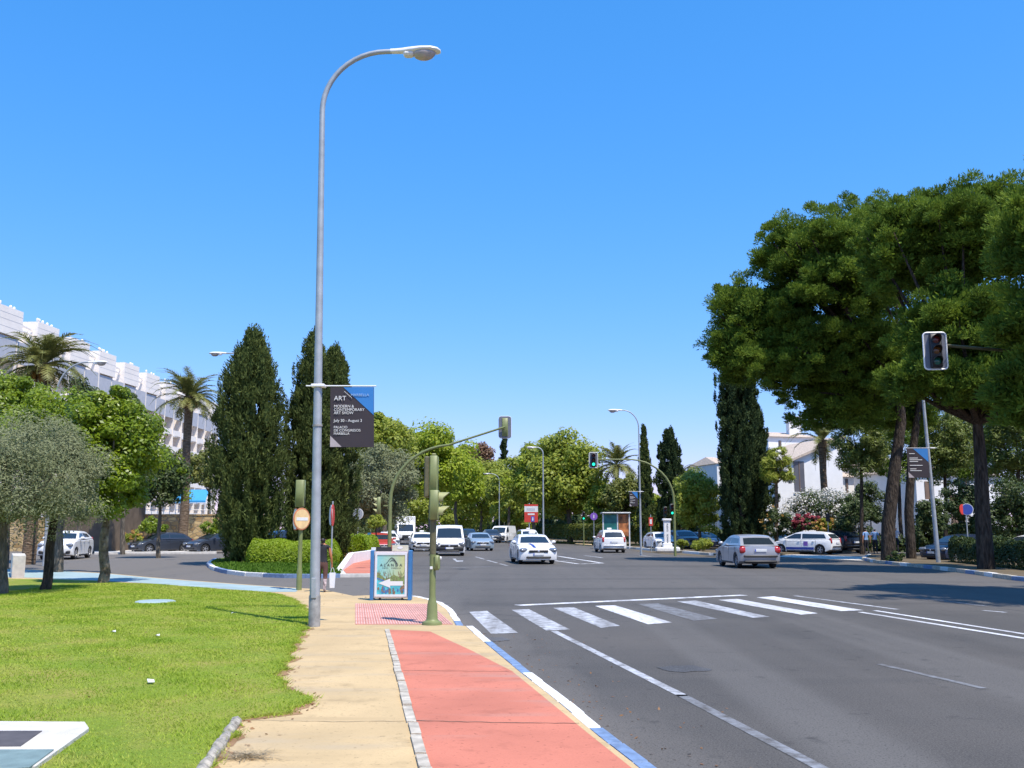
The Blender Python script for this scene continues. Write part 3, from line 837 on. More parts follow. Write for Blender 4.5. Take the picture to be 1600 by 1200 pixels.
# ================================================================== VEGETATION
def unit(r, n):
    u = r.normal(size=(n, 3)); return u / np.linalg.norm(u, axis=1)[:, None]

def norm(a): return a / (np.linalg.norm(a, axis=1)[:, None] + 1e-9)

def leaf_quads(r, Pt, A, N, ln, wd):
    """leaf shaped faces at Pt, length along A, facing N"""
    n = len(Pt)
    B = norm(np.cross(N, A)); A = norm(A)
    l = (ln * r.uniform(.6, 1.3, n))[:, None]; w = (wd * r.uniform(.6, 1.3, n))[:, None]
    return np.stack([Pt - A * l * .5, Pt + B * w * .5 + A * l * .1, Pt + A * l * .5, Pt - B * w * .5 + A * l * .1], 1)

def crown_broad(r, C, R, clumps, per, ln, wd, low=-.45, crad=.34, shell=(.45, .82), flat=.8):
    """clumps spread through an ellipsoid; every clump a shell of leaves"""
    C, R = np.array(C), np.array(R)
    u = unit(r, clumps * 3); u = u[u[:, 2] > low][:clumps]
    k = len(u)
    cc = C + u * R * r.uniform(shell[0], shell[1] + .1, k)[:, None]
    cr = crad * R.mean() * r.uniform(.45, 1.25, k)
    q = unit(r, k * per); idx = np.repeat(np.arange(k), per)
    d = r.uniform(0, 1, k * per) ** .45
    Pt = cc[idx] + q * np.array([1, 1, flat]) * (cr[idx] * (.25 + .85 * d))[:, None]
    N = norm(q * .9 + r.normal(0, .42, Pt.shape) + np.array([.12, -.18, .5]))
    A = np.cross(N, unit(r, len(Pt)))
    return leaf_quads(r, Pt, A, N, ln, wd)

def crown_needle(r, C, R, tufts, per, ln, wd, trad, low=-.2, shell=(.7, 1.0), upb=.5):
    C, R = np.array(C), np.array(R)
    u = unit(r, tufts * 4); u = u[u[:, 2] > low][:tufts]; k = len(u)
    cc = C + u * R * r.uniform(shell[0], shell[1], k)[:, None]
    tr = trad * r.uniform(.6, 1.3, k)
    idx = np.repeat(np.arange(k), per); q = unit(r, k * per)
    q[:, 2] = np.where(q[:, 2] < -.35, -q[:, 2], q[:, 2])
    d = r.uniform(0, 1, k * per) ** .5
    Pt = cc[idx] + q * np.array([1, 1, .9]) * (tr[idx] * d)[:, None]
    A = norm(q * 1.0 + u[idx] * .25 + np.array([0, 0, upb]) + r.normal(0, .5, Pt.shape))
    N = np.cross(A, unit(r, len(Pt))); N = norm(N)
    return leaf_quads(r, Pt, A, N, ln, wd)

def crown_cypress(r, H, R, z0, tufts, per, ln, wd, prof, th=.9):
    h = r.uniform(0, 1, tufts) ** .9
    th_a = r.uniform(0, 6.283, tufts)
    pr = np.interp(h, [p[0] for p in prof], [p[1] for p in prof])
    lobes = 1 + .16 * np.sin(3 * th_a + 5 * h) + .10 * np.sin(5 * th_a - 9 * h)
    rad = R * pr * lobes * r.uniform(.50, .95, tufts) 
    loose = r.uniform(0, 1, tufts) < .09
    rad = np.where(loose, R * pr * lobes * r.uniform(.95, 1.16, tufts), rad)
    cc = np.stack([np.cos(th_a) * rad, np.sin(th_a) * rad, z0 + h * (H - z0)], 1)
    ou = np.stack([np.cos(th_a), np.sin(th_a), np.zeros(tufts)], 1)
    idx = np.repeat(np.arange(tufts), per); n = len(idx)
    ts = r.uniform(.5, 1.3, tufts) * (R * .14 + .12)
    q = unit(r, n) * (r.uniform(0, 1, n) ** .5)[:, None]
    shp = np.where(loose[idx][:, None], np.array([.42, .42, 2.3]), np.array([.8, .8, 1.5]))
    Pt = cc[idx] + q * (ts[idx])[:, None] * shp * th
    # sprays point up and slightly outward, tips gather to a point
    A = norm(ou[idx] * .45 + np.array([0, 0, .9]) + r.normal(0, .42, Pt.shape))
    N = norm(ou[idx] + np.array([0, 0, .35]) + r.normal(0, .6, Pt.shape))
    return leaf_quads(r, Pt, A, N, ln, wd)

def tree(name, label, cat, loc, trunks, crowns, bark, group=None, seed=1):
    """trunks: [(path, radii)], crowns: [(faces, material key, part name)] all local to loc"""
    t = empty(name, loc, 0, label, cat, group)
    if trunks:
        mb = MB()
        for p, rr in trunks: mb.tube(p, rr, 9)
        mb.build('trunk', M[bark], t, smooth=70)
    for V, mk, pn in crowns:
        o = tri_mesh(pn, V, M[mk], t)
        if pn != 'crown': o['kind'] = 'stuff'
    return t

def wob(r, a, b, n, amp):
    a, b = Vector(a), Vector(b)
    return [a.lerp(b, i / n) + Vector((r.uniform(-amp, amp), r.uniform(-amp, amp), 0)) * (0 if i in (0, n) else 1) for i in range(n + 1)]

def limbs(rr, top, C, R, n, r0):
    out = []
    for k in range(n):
        a = 6.283 * k / n + rr.uniform(-.3, .3)
        e = Vector((C[0] + math.cos(a) * R[0] * .62, C[1] + math.sin(a) * R[1] * .62, C[2] + R[2] * rr.uniform(-.1, .45)))
        m = Vector(top).lerp(e, .5) + Vector((0, 0, -.15 * R[2]))
        out.append(([Vector(top), m, e], [r0, r0 * .6, r0 * .2]))
    return out

def broadleaf(name, label, px, Y, cx, cy, rx, ry, leaf, bark='bark_grey', clumps=46, per=330, ln=.3, wd=.2, tr=.16, group=None, seed=1, base=.1, cat='tree', lean=0.0, low=-.5, crad=.34, fork=.45, extra=None):
    """crown centre at photo (cx, cy), radii in photo pixels, all at distance Y"""
    s = Y / F_PX
    c = P(cx, cy, Y)
    loc = Vector(((px - 800) * s * 1.0, Y, base)); loc.x = P(px, 825, Y).x
    C = (c.x - loc.x, 0, c.z - base); R = (rx * s, rx * s * .95, ry * s)
    r = np.random.default_rng(seed); rr = random.Random(seed)
    top = (C[0] * .8, 0, max(.6, C[2] - R[2] * fork))
    trunks = [(wob(rr, (0, 0, -.15), top, 5, tr * .5), [tr * 1.25, tr, tr * .95, tr * .9, tr * .8, tr * .7])] + limbs(rr, top, C, R, 6, tr * .6)
    crowns = [(crown_broad(r, C, R, clumps, per, ln, wd, low=low, crad=crad), leaf, 'crown')]
    if extra: crowns.append((crown_broad(r, C, R, extra[1], extra[2], extra[3], extra[4], low=low, crad=.2, shell=(.8, 1.0)), extra[0], extra[5]))
    return tree(name, label, cat, loc, trunks, crowns, bark, group)

def cypress(name, label, px, Y, top_y, w_px, leaf='leaf_cypress', tufts=420, per=85, ln=.22, wd=.06, seed=1, base=.1, group=None, prof=None, z0=.25, cat='tree'):
    s = Y / F_PX
    H = P(px, top_y, Y).z - base
    loc = Vector((P(px, 825, Y).x, Y, base))
    r = np.random.default_rng(seed)
    prof = prof or [(0, .62), (.12, .9), (.35, 1.0), (.6, .86), (.8, .56), (.93, .26), (1, .05)]
    V = crown_cypress(r, H, w_px * s / 2, z0, tufts, per, ln, wd, prof)
    core = crown_cypress(r, H * .96, w_px * s / 2 * .6, z0, tufts // 3, per // 2, ln * 1.6, wd * 2.4, prof)
    return tree(name, label, cat, loc, [([(0, 0, -.1), (0, 0, H * .4), (0, 0, H * .85)], [w_px * s * .07, w_px * s * .05, .03])], [(np.concatenate([V, core]), leaf, 'crown')], 'bark_grey', group)

def palm(name, label, px, Y, cy, fl_px, seed=1, base=.1, fronds=46, group=None, dry=True, droop=1.0, tr=.26):
    s = Y / F_PX
    Hc = P(px, cy, Y).z - base
    loc = Vector((P(px, 825, Y).x, Y, base))
    r = np.random.default_rng(seed)
    L = fl_px * s
    V, D, stems = [], [], MB()
    def frond(az, el, length, store):
        n = 26
        t = np.linspace(0, 1, n)
        ang = el - droop * (1.15 + .35 * r.uniform()) * t ** 1.5
        dl = length / n
        x = np.cumsum(np.cos(ang) * dl); z = np.cumsum(np.sin(ang) * dl)
        ca, sa = math.cos(az), math.sin(az)
        pts = np.stack([x * ca, x * sa, z + Hc], 1)
        stems.tube([tuple(p) for p in pts[::5]], [.035, .03, .024, .018, .012, .008][:len(pts[::5])], 4)
        tan = np.gradient(pts, axis=0); tan = norm(tan)
        side = np.array([-sa, ca, 0])
        for sg in (-1, 1):
            k = np.repeat(np.arange(3, n), 3)
            p0 = pts[k] + tan[k] * r.uniform(-.5, .5, len(k))[:, None] * dl
            ll = length * .2 * np.sin(np.clip(t[k] * 1.05 + .12, 0, 1) * np.pi) ** .6 * r.uniform(.8, 1.1, len(k))
            d = norm(side * sg * .8 + tan[k] * .75 + np.array([0, 0, .12]) + r.normal(0, .12, (len(k), 3)))
            w = tan[k] * .028 * max(1, Y / 60)
            e = p0 + d * ll[:, None]; e[:, 2] -= ll * .18
            store.append(np.stack([p0 - w, p0 + w, e], 1))
    for i in range(fronds):
        frond(i * 2.39996, r.uniform(-.25, 1.42), L * r.uniform(.85, 1.15), V)
    for i in range(22 if dry else 0):
        frond(i * 2.4 + .5, r.uniform(-1.1, -.1), L * .40, D)
    t = empty(name, loc, 0, label, 'palm', group)
    mb = MB()
    mb.tube([(0, 0, -.1), (.05, 0, Hc * .3), (-.04, 0, Hc * .7), (0, 0, Hc - .5), (0, 0, Hc + .15)], [tr * 1.3, tr, tr * .9, tr * 1.05, tr * 1.4], 10)
    mb.build('trunk', M['bark_palm'], t, smooth=60)
    tri_mesh('fronds', np.concatenate(V), M['leaf_palm'], t)
    stems.build('frond_stems', M['leaf_palm'], t)
    if D: tri_mesh('dry_fronds', np.concatenate(D), M['leaf_palm_dry'], t)
    return t

def shrub(name, label, cx, cy, rx, ry, Y, leaf, per=260, clumps=30, ln=.16, wd=.11, seed=1, group=None, flowers=None, base=.1, cat='shrub', depth=1.0):
    s = Y / F_PX
    c = P(cx, cy, Y); t = empty(name, (c.x, Y, base), 0, label, cat, group)
    r = np.random.default_rng(seed)
    C = (0, 0, max(.1, c.z - base)); R = (rx * s, rx * s * depth, ry * s)
    tri_mesh('foliage', crown_broad(r, C, R, clumps, per, ln, wd, low=-.8, crad=.36), M[leaf], t)
    if flowers:
        for mk, cl, pr, fl in flowers:
            tri_mesh('flowers', crown_broad(r, C, R, cl, pr, fl, fl, low=-.6, crad=.16, shell=(.9, 1.12)), M[mk], t)['kind'] = 'stuff'
    MB().tube([(0, 0, -.1), (.05, 0, C[2] * .6), (0, 0, C[2])], [.06, .045, .02], 6).build('stem', M['bark_grey'], t)
    return t

# ---- right: stone pines over the road
def stone_pine(label, base_px, Y, trunk_px, tr, crowns, seed, name='stone_pine', group='stone pines along the right pavement', bush=None):
    b = P(base_px[0], 825, Y); loc = Vector((b.x, Y, .12))
    rr = random.Random(seed); r = np.random.default_rng(seed)
    def lp(px, py, dy=0):
        q = P(px, py, Y); return Vector((q.x - loc.x, dy, q.z - .12))
    path = [Vector((0, 0, -.15))] + [lp(*q) for q in trunk_px]
    k = len(path)
    trunks = [(path, [tr * (1.25 - .55 * i / (k - 1)) for i in range(k)])]
    faces = []
    for (cx, cy, rx, ry, dy, tufts, per) in crowns:
        s = Y / F_PX
        C = lp(cx, cy, dy); R = (rx * s, rx * s, ry * s)
        st = path[-1]
        for q in range(5):
            a = 6.283 * q / 6 + rr.uniform(-.4, .4)
            e = C + Vector((math.cos(a) * R[0] * .75, math.sin(a) * R[1] * .75, R[2] * rr.uniform(-.05, .5)))
            m = st.lerp(e, .5) + Vector((rr.uniform(-.3, .3), rr.uniform(-.3, .3), -R[2] * .12))
            trunks.append(([st, m, e], [tr * .55, tr * .34, tr * .1]))
        faces.append(crown_needle(r, C, R, int(tufts * .85), int(per * .85), .20, .05, .52, low=-.85, shell=(.5, 1.04), upb=.3))
        for q in range(9):                                           # side boughs break up the dome
            w_ = unit(r, 1)[0]; w_[2] = w_[2] * .9 + .05
            cc_ = np.array(C) + w_ * np.array(R) * r.uniform(.55, .92)
            faces.append(crown_needle(r, cc_, np.array(R) * r.uniform(.22, .46), max(8, int(tufts * .14)), int(per * .8), .20, .045, .42, low=-.9, shell=(.35, 1.1), upb=.35))
        faces.append(crown_needle(r, C, np.array(R) * .72, tufts, per // 2, .26, .12, .8, low=-.9, shell=(.2, .98), upb=.2))
    return tree(name, label, 'pine tree', loc, trunks, [(np.concatenate(faces), 'leaf_pine', 'crown')], 'bark_pine', group)

stone_pine('leaning stone pine with the leftmost crown reaching over the road', (1385, 875), 50, [(1388, 820), (1397, 740), (1408, 660), (1405, 610)], .31,
           [(1195, 500, 88, 92, 1.5, 110, 330), (1165, 560, 52, 42, 1, 40, 300), (1250, 395, 75, 65, .5, 70, 330), (1300, 440, 112, 120, -1, 130, 330), (1250, 560, 110, 66, .5, 120, 300), (1350, 560, 90, 85, 0, 100, 300), (1325, 625, 92, 58, 1, 80, 300)], 31)
stone_pine('straight slender pine trunk with dark banner before its upper half', (1421, 875), 53, [(1420, 800), (1424, 720), (1435, 640), (1440, 600)], .22,
           [(1400, 400, 112, 122, 1.5, 120, 330), (1440, 560, 110, 80, 2, 100, 300), (1425, 640, 70, 50, 2, 40, 280)], 32)
stone_pine('thick forked stone pine behind the low hedge at the right', (1536, 880), 39.5, [(1535, 800), (1532, 720), (1527, 660)], .28,
           [(1435, 375, 88, 92, 1.2, 90, 330), (1530, 380, 105, 115, 0, 120, 330), (1480, 520, 95, 75, -.8, 100, 300), (1570, 540, 90, 80, .6, 90, 300), (1590, 610, 70, 62, -1.5, 60, 300), (1500, 615, 62, 42, -1.8, 44, 280), (1430, 600, 55, 45, -1, 40, 280)], 33)
stone_pine('nearest stone pine whose crown is cut by the right picture edge', (2030, 900), 25, [(2020, 800), (1990, 700), (1950, 620)], .42,
           [(1700, 370, 140, 125, 0, 110, 330), (1830, 380, 270, 150, -3.2, 210, 330), (1700, 500, 130, 90, 0, 90, 330), (1660, 610, 90, 75, .5, 60, 300)], 34)
# brighter young pines behind the trunks
for (lb, cx, cy, rx, ry, Y, sd) in (('bright green young pine left of the leaning pine trunk', 1345, 690, 46, 60, 66, 41),
                                    ('yellow green young pine seen between the pine trunks', 1475, 690, 48, 78, 64, 42),
                                    ('bushy pale young pine at the right picture edge', 1590, 690, 52, 90, 58, 43)):
    broadleaf('young_pine', lb, cx, Y, cx, cy, rx, ry, 'leaf_pine_bright', 'bark_pine', 90, 230, .24, .07, .13, 'young pines behind the trunks', sd, .1, cat='pine tree', low=-.95, crad=.26)

broadleaf('evergreen_tree', 'dark evergreen crown behind the two left pine trunks', 1405, 74, 1405, 700, 48, 62, 'leaf_pine', 'bark_pine', 70, 240, .22, .07, .15, 'evergreens behind the pines', 44, .1, low=-.95, crad=.28)
broadleaf('evergreen_tree', 'dark evergreen crown left of the thick pine trunk', 1500, 72, 1500, 700, 55, 70, 'leaf_pine', 'bark_pine', 80, 240, .22, .07, .15, 'evergreens behind the pines', 45, .1, low=-.95, crad=.28)
broadleaf('evergreen_tree', 'dark evergreen crown right of the thick pine trunk', 1585, 70, 1580, 690, 52, 88, 'leaf_pine', 'bark_pine', 80, 240, .22, .07, .15, 'evergreens behind the pines', 46, .1, low=-.95, crad=.28)
# ---- cypresses
cypress('cypress_tree', 'broad shaggy cypress, widest of the island, left of the lamp post', 385, 47, 524, 122, tufts=900, per=90, ln=.22, wd=.06, seed=51, group='cypresses on the island',
        prof=[(0, .42), (.1, .68), (.25, .92), (.45, 1.0), (.62, .92), (.78, .72), (.9, .42), (1, .12)])
cypress('cypress_tree', 'tall pointed cypress right behind the tall lamp post', 482, 49, 526, 88, tufts=760, per=85, seed=52, group='cypresses on the island',
        prof=[(0, .55), (.15, .9), (.4, 1.0), (.6, .85), (.78, .6), (.92, .34), (1, .08)])
cypress('cypress_tree', 'shorter narrow cypress partly hidden by the hanging art banner', 514, 50, 548, 84, tufts=760, per=85, seed=53, group='cypresses on the island',
        prof=[(0, .5), (.15, .9), (.4, 1.0), (.65, .95), (.82, .74), (.93, .42), (1, .1)])
cypress('cypress_tree', 'tallest dark columnar cypress beside the white house', 1160, 74, 530, 70, 'leaf_cypress_blue', 800, 90, .30, .085, 54, group='cypresses beyond the right kerb',
        prof=[(0, .86), (.08, .98), (.4, 1.0), (.7, .92), (.88, .66), (.96, .35), (1, .1)])
cypress('cypress_tree', 'shorter dark cypress tucked behind the tallest one', 1190, 77, 640, 46, 'leaf_cypress_blue', 340, 70, .32, .09, 55, group='cypresses beyond the right kerb')
cypress('cypress_tree', 'thin spindly cypress with a needle tip right of the lamp pole', 1009, 90, 668, 29, 'leaf_cypress', 300, 60, .34, .10, 56, group='cypresses beyond the right kerb',
        prof=[(0, .8), (.2, 1), (.5, .85), (.75, .5), (.9, .22), (1, .06)])
cypress('cypress_tree', 'stout dark cypress standing behind the curved signal mast', 1049, 95, 673, 45, 'leaf_cypress_blue', 380, 70, .36, .10, 57, group='cypresses beyond the right kerb',
        prof=[(0, .9), (.3, 1.0), (.6, .95), (.8, .75), (.93, .4), (1, .12)])
cypress('cypress_tree', 'distant dark cypress tip under the left signal arm', 787, 190, 672, 20, 'leaf_cypress_blue', 160, 40, .8, .2, 58)

# ---- left foreground trees
broadleaf('olive_tree', 'silvery olive tree cut off by the left picture edge', 6, 24.6, 8, 760, 122, 122, 'leaf_olive', 'bark_grey', 85, 420, .10, .03, .19, 'olive trees on the lawn', 61, .12, low=-.6)
broadleaf('olive_tree', 'smaller silvery olive with a slim trunk before the white car', 76, 26, 92, 755, 62, 108, 'leaf_olive', 'bark_pine', 60, 400, .10, .03, .13, 'olive trees on the lawn', 62, .12, low=-.6)
broadleaf('ficus_tree', 'glossy bright green tree with a leaning flaky trunk', 165, 29.5, 178, 708, 80, 108, 'leaf_ficus', 'bark_spot', 125, 360, .13, .075, .15, 'bright green trees at the left', 63, .12, fork=.75, crad=.27, low=-.95)
broadleaf('ficus_tree', 'bright green tree crown showing above the olives', 95, 37, 100, 690, 105, 86, 'leaf_ficus', 'bark_grey', 70, 330, .16, .09, .17, 'bright green trees at the left', 64, .12, crad=.3)
broadleaf('ficus_tree', 'lime green tree crown at the far left edge under the palm', 10, 40, 15, 655, 75, 70, 'leaf_ficus', 'bark_grey', 55, 330, .17, .09, .17, 'bright green trees at the left', 65, .12, crad=.3)
broadleaf('street_tree', 'dark green street tree between the golden wall and hotel', 250, 58, 250, 755, 42, 62, 'leaf_dark', 'bark_grey', 50, 260, .22, .12, .12, None, 66, .12, extra=('leaf_ficus', 30, 60, .2, .1, 'leaves_painted_sunlit'))  # brighter leaf colour stands in for sun on the outer foliage
broadleaf('street_tree', 'olive brown thin street tree in front of the hotel balconies', 293, 80, 296, 735, 26, 42, 'leaf_hedge_dark', 'bark_grey', 26, 160, .28, .14, .1, None, 67, .12)
broadleaf('evergreen_tree', 'dark evergreen rising behind the left curved street lamp', 125, 62, 127, 640, 30, 52, 'leaf_dark', 'bark_grey', 40, 220, .26, .13, .14, 'dark evergreens before the hotel', 68, .12)
broadleaf('evergreen_tree', 'dark evergreen just left of the far palm fronds', 194, 66, 196, 650, 26, 36, 'leaf_dark', 'bark_grey', 34, 200, .26, .13, .14, 'dark evergreens before the hotel', 69, .12)
broadleaf('evergreen_tree', 'grey green evergreen filling the gap beside the broad cypress', 325, 84, 327, 745, 18, 50, 'leaf_hedge_dark', 'bark_grey', 24, 160, .3, .14, .1, 'dark evergreens before the hotel', 70, .12)
palm('palm_tree', 'large palm with orange dry fronds at the far left', 48, 48, 572, 92, 71, fronds=66, droop=1.2, group='palms before the hotel')
palm('palm_tree', 'palm with bare trunk standing before the hotel balconies', 286, 74, 622, 68, 72, fronds=58, droop=1.25, group='palms before the hotel', tr=.32)
# ---- middle distance trees
broadleaf('olive_tree', 'grey green olive behind the left curved signal mast', 590, 70, 592, 762, 60, 72, 'leaf_olive', 'bark_grey', 70, 330, .24, .10, .2, None, 81, .12, low=-.8)
broadleaf('plane_tree', 'tall loose leafed tree behind the art banner', 600, 88, 606, 700, 50, 58, 'leaf_plane', 'bark_grey', 46, 220, .32, .22, .2, 'leafy trees along the left of the avenue', 82, .12)
broadleaf('plane_tree', 'bright lime tree behind the olive green signal post', 675, 100, 672, 722, 58, 72, 'leaf_lime', 'bark_grey', 70, 300, .34, .24, .22, 'leafy trees along the left of the avenue', 83, .12, low=-.8)
broadleaf('plane_tree', 'lime tree just right of the signal post top', 712, 122, 712, 745, 45, 58, 'leaf_lime', 'bark_grey', 56, 260, .4, .28, .22, 'leafy trees along the left of the avenue', 84, .12, low=-.8)
broadleaf('plane_tree', 'rounded sage tree far down the avenue', 752, 165, 752, 765, 46, 58, 'leaf_plane', 'bark_grey', 50, 240, .5, .34, .25, 'leafy trees at the far end of the avenue', 85, .12, low=-.9)
broadleaf('plane_tree', 'rust brown crown above the far green trees', 742, 215, 742, 722, 34, 32, 'leaf_rust', 'bark_grey', 36, 200, .6, .4, .25, 'leafy trees at the far end of the avenue', 86, .12)
broadleaf('plane_tree', 'yellow green tree beyond the far white camper', 795, 150, 795, 765, 34, 52, 'leaf_plane', 'bark_grey', 40, 220, .45, .3, .25, 'leafy trees at the far end of the avenue', 87, .12, low=-.9)
broadleaf('plane_tree', 'large plane tree behind the white double lamp pole', 832, 126, 838, 745, 46, 56, 'leaf_plane', 'bark_grey', 56, 260, .42, .30, .25, 'plane trees along the right of the avenue', 88, .12, low=-.9, extra=('leaf_lime', 20, 40, .5, .4, 'leaves_painted_sunlit'))  # lime leaves in the outer shell carry painted sunlight
broadleaf('plane_tree', 'largest plane tree left of the hanging green light', 890, 112, 888, 748, 62, 72, 'leaf_plane', 'bark_grey', 86, 280, .42, .30, .3, 'plane trees along the right of the avenue', 89, .12, low=-.9)
broadleaf('plane_tree', 'dim green tree beneath the far brown crown', 722, 180, 722, 795, 60, 34, 'leaf_plane', 'bark_grey', 46, 220, .5, .34, .25, 'leafy trees at the far end of the avenue', 90, .12, low=-.9)
broadleaf('plane_tree', 'dim green tree behind the red and white sign', 808, 160, 812, 800, 40, 30, 'leaf_plane', 'bark_grey', 40, 220, .5, .34, .25, 'leafy trees at the far end of the avenue', 91, .12, low=-.9)
broadleaf('plane_tree', 'dark tree behind the white box truck', 640, 150, 640, 785, 46, 45, 'leaf_plane', 'bark_grey', 46, 220, .45, .3, .25, 'leafy trees along the left of the avenue', 92, .12, low=-.9)
broadleaf('plane_tree', 'shady tree behind the two pointed cypresses', 540, 78, 545, 770, 55, 58, 'leaf_dark', 'bark_grey', 56, 240, .3, .18, .2, 'leafy trees along the left of the avenue', 93, .12, low=-.9)
broadleaf('pine_tree', 'rounded olive pine under the middle palm', 972, 100, 975, 775, 30, 42, 'leaf_hedge_dark', 'bark_pine', 40, 240, .34, .16, .2, None, 94, .12, cat='pine tree', low=-.9)
broadleaf('plane_tree', 'dark leafy tree behind the bus shelter', 940, 108, 945, 795, 36, 36, 'leaf_plane', 'bark_grey', 40, 220, .4, .26, .2, 'plane trees along the right of the avenue', 95, .12, low=-.9)
palm('palm_tree', 'palm crown right of the hanging green traffic light', 965, 106, 728, 52, 73, fronds=40, group='palms beyond the right kerb', dry=False)
palm('palm_tree', 'palm fronds peeking out right of the stout cypress', 1064, 100, 748, 42, 74, fronds=36, group='palms beyond the right kerb', dry=False, droop=1.3)
palm('palm_tree', 'palm fronds hanging over the white house roof', 1291, 80, 690, 66, 75, fronds=26, group='palms beyond the right kerb', dry=False, droop=1.35, tr=.3)
broadleaf('bushy_tree', 'yellow green bushy tree left of the tallest cypress', 1092, 78, 1092, 782, 42, 50, 'leaf_plane', 'bark_grey', 56, 260, .24, .14, .14, None, 96, .12, low=-.9)
broadleaf('bushy_tree', 'green bushy tree behind the thin spindly cypress', 1030, 100, 1028, 800, 36, 36, 'leaf_plane', 'bark_grey', 44, 220, .3, .2, .14, None, 97, .12, low=-.9)
broadleaf('yucca_tree', 'yucca with cream flower spikes beside the tallest cypress', 1212, 72, 1213, 735, 24, 44, 'leaf_plane', 'bark_palm', 30, 170, .5, .07, .16, None, 98, .12, extra=('petal_white', 5, 90, .2, .12, 'flower_spikes'))
broadleaf('citrus_tree', 'small citrus tree with round crown at the far left kerb', 591, 58, 586, 817, 15, 14, 'leaf_plane', 'bark_pine', 24, 130, .14, .09, .05, None, 99, .12, low=-.7)
shrub('oleander', 'white flowering oleander mass before the white house', 1290, 800, 58, 30, 76, 'leaf_dark', 240, 44, .2, .1, 101, None, [('petal_white', 420, 12, .13)])
shrub('bougainvillea', 'magenta bougainvillea under the white oleander', 1262, 818, 22, 14, 73, 'leaf_dark', 120, 20, .16, .1, 102, None, [('petal_pink', 60, 50, .14)])
shrub('flower_shrub', 'orange and yellow flowering shrub right of the magenta one', 1292, 822, 20, 11, 72, 'leaf_plane', 120, 20, .16, .1, 103, None, [('petal_orange', 40, 40, .14)])
shrub('flower_shrub', 'low green shrub with pale blossoms right of the tallest cypress', 1213, 818, 22, 24, 71, 'leaf_dark', 180, 26, .18, .08, 104, None, [('petal_white', 16, 12, .14), ('petal_orange', 12, 10, .13)])
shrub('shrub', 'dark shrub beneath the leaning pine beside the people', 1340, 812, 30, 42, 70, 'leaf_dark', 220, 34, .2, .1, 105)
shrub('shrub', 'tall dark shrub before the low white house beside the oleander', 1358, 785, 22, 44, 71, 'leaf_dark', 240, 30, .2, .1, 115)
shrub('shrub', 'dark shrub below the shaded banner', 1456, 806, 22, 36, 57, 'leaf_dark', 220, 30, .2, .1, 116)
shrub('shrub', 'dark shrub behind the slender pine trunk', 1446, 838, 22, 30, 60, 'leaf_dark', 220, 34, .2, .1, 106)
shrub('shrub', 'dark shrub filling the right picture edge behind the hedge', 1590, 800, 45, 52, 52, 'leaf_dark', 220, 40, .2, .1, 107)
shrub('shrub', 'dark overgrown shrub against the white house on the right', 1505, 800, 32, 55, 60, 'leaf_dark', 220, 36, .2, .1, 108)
shrub('shrub', 'small bright shrub beside the white lettered pillar', 1065, 851, 11, 9, 72, 'leaf_plane', 120, 14, .14, .08, 109)
shrub('shrub', 'low clipped shrub left of the silver car', 1098, 852, 18, 10, 71, 'leaf_plane', 140, 18, .14, .08, 110)
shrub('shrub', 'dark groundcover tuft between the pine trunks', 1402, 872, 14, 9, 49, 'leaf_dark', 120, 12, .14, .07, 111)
shrub('shrub', 'yellow green shrub on the golden stone wall', 237, 822, 22, 14, 70, 'leaf_ficus', 160, 20, .16, .1, 112)
shrub('shrub', 'yellow green shrub beside the broad cypress foot', 328, 824, 16, 14, 70, 'leaf_ficus', 160, 16, .16, .1, 113)
shrub('shrub', 'yellow flowering shrub at the foot of the golden wall', 208, 838, 14, 8, 69, 'leaf_plane', 120, 12, .14, .08, 114, None, [('petal_orange', 16, 30, .12)])

def hedge(name, label, spine, w, h, leaf, n, ln, wd, seed, lobes=0.0, base=.1, rounded=True):
    """clipped hedge along a ground line; leaves over a solid twig core"""
    r = np.random.default_rng(seed)
    o = spine[0]
    t = empty(name, (o.x, o.y, base), 0, label, 'hedge')
    sp = np.array([[p.x - o.x, p.y - o.y] for p in spine])
    seg = np.linalg.norm(np.diff(sp, axis=0), axis=1); cum = np.concatenate([[0], np.cumsum(seg)])
    s = r.uniform(0, cum[-1], n)
    cx = np.interp(s, cum, sp[:, 0]); cy = np.interp(s, cum, sp[:, 1])
    i = np.clip(np.searchsorted(cum, s) - 1, 0, len(seg) - 1)
    d = np.diff(sp, axis=0)[i] / seg[i][:, None]
    a = r.uniform(-.15, np.pi + .15, n)
    e = .55 if rounded else .28
    ca, sa = np.sign(np.cos(a)) * np.abs(np.cos(a)) ** e, np.sign(np.sin(a)) * np.abs(np.sin(a)) ** e
    hh = h * (1 + lobes * np.sin(s * 1.25 + 1) + .04 * np.sin(s * 5))
    taper = np.clip(np.minimum(s, cum[-1] - s) / (.45 * h) + .15, 0, 1) ** .5 if rounded else 1.0
    k = 1.03 - .30 * r.uniform(0, 1, n) ** 2
    lat, up = ca * w / 2 * k * taper, np.maximum(.02, sa * hh * k * taper)
    Pt = np.stack([cx - d[:, 1] * lat, cy + d[:, 0] * lat, up], 1)
    N = norm(np.stack([-d[:, 1] * ca, d[:, 0] * ca, sa], 1) + r.normal(0, .55, (n, 3)))
    A = np.cross(N, unit(r, n))
    tri_mesh('foliage', leaf_quads(r, Pt, A, N, ln, wd), M[leaf], t)
    return t
hedge('clipped_hedge', 'rounded lime green clipped hedge on the island before the cypresses', [G(386, 883.5), G(532, 883.5)], 2.0, 1.08, 'leaf_hedge', 52000, .10, .065, 121, .06)
hedge('clipped_hedge', 'small lime green clipped hedge above the white ramp wall', [G(544, 876), G(560, 874), G(578, 873)], 1.8, 1.25, 'leaf_hedge', 20000, .10, .07, 122, 0)
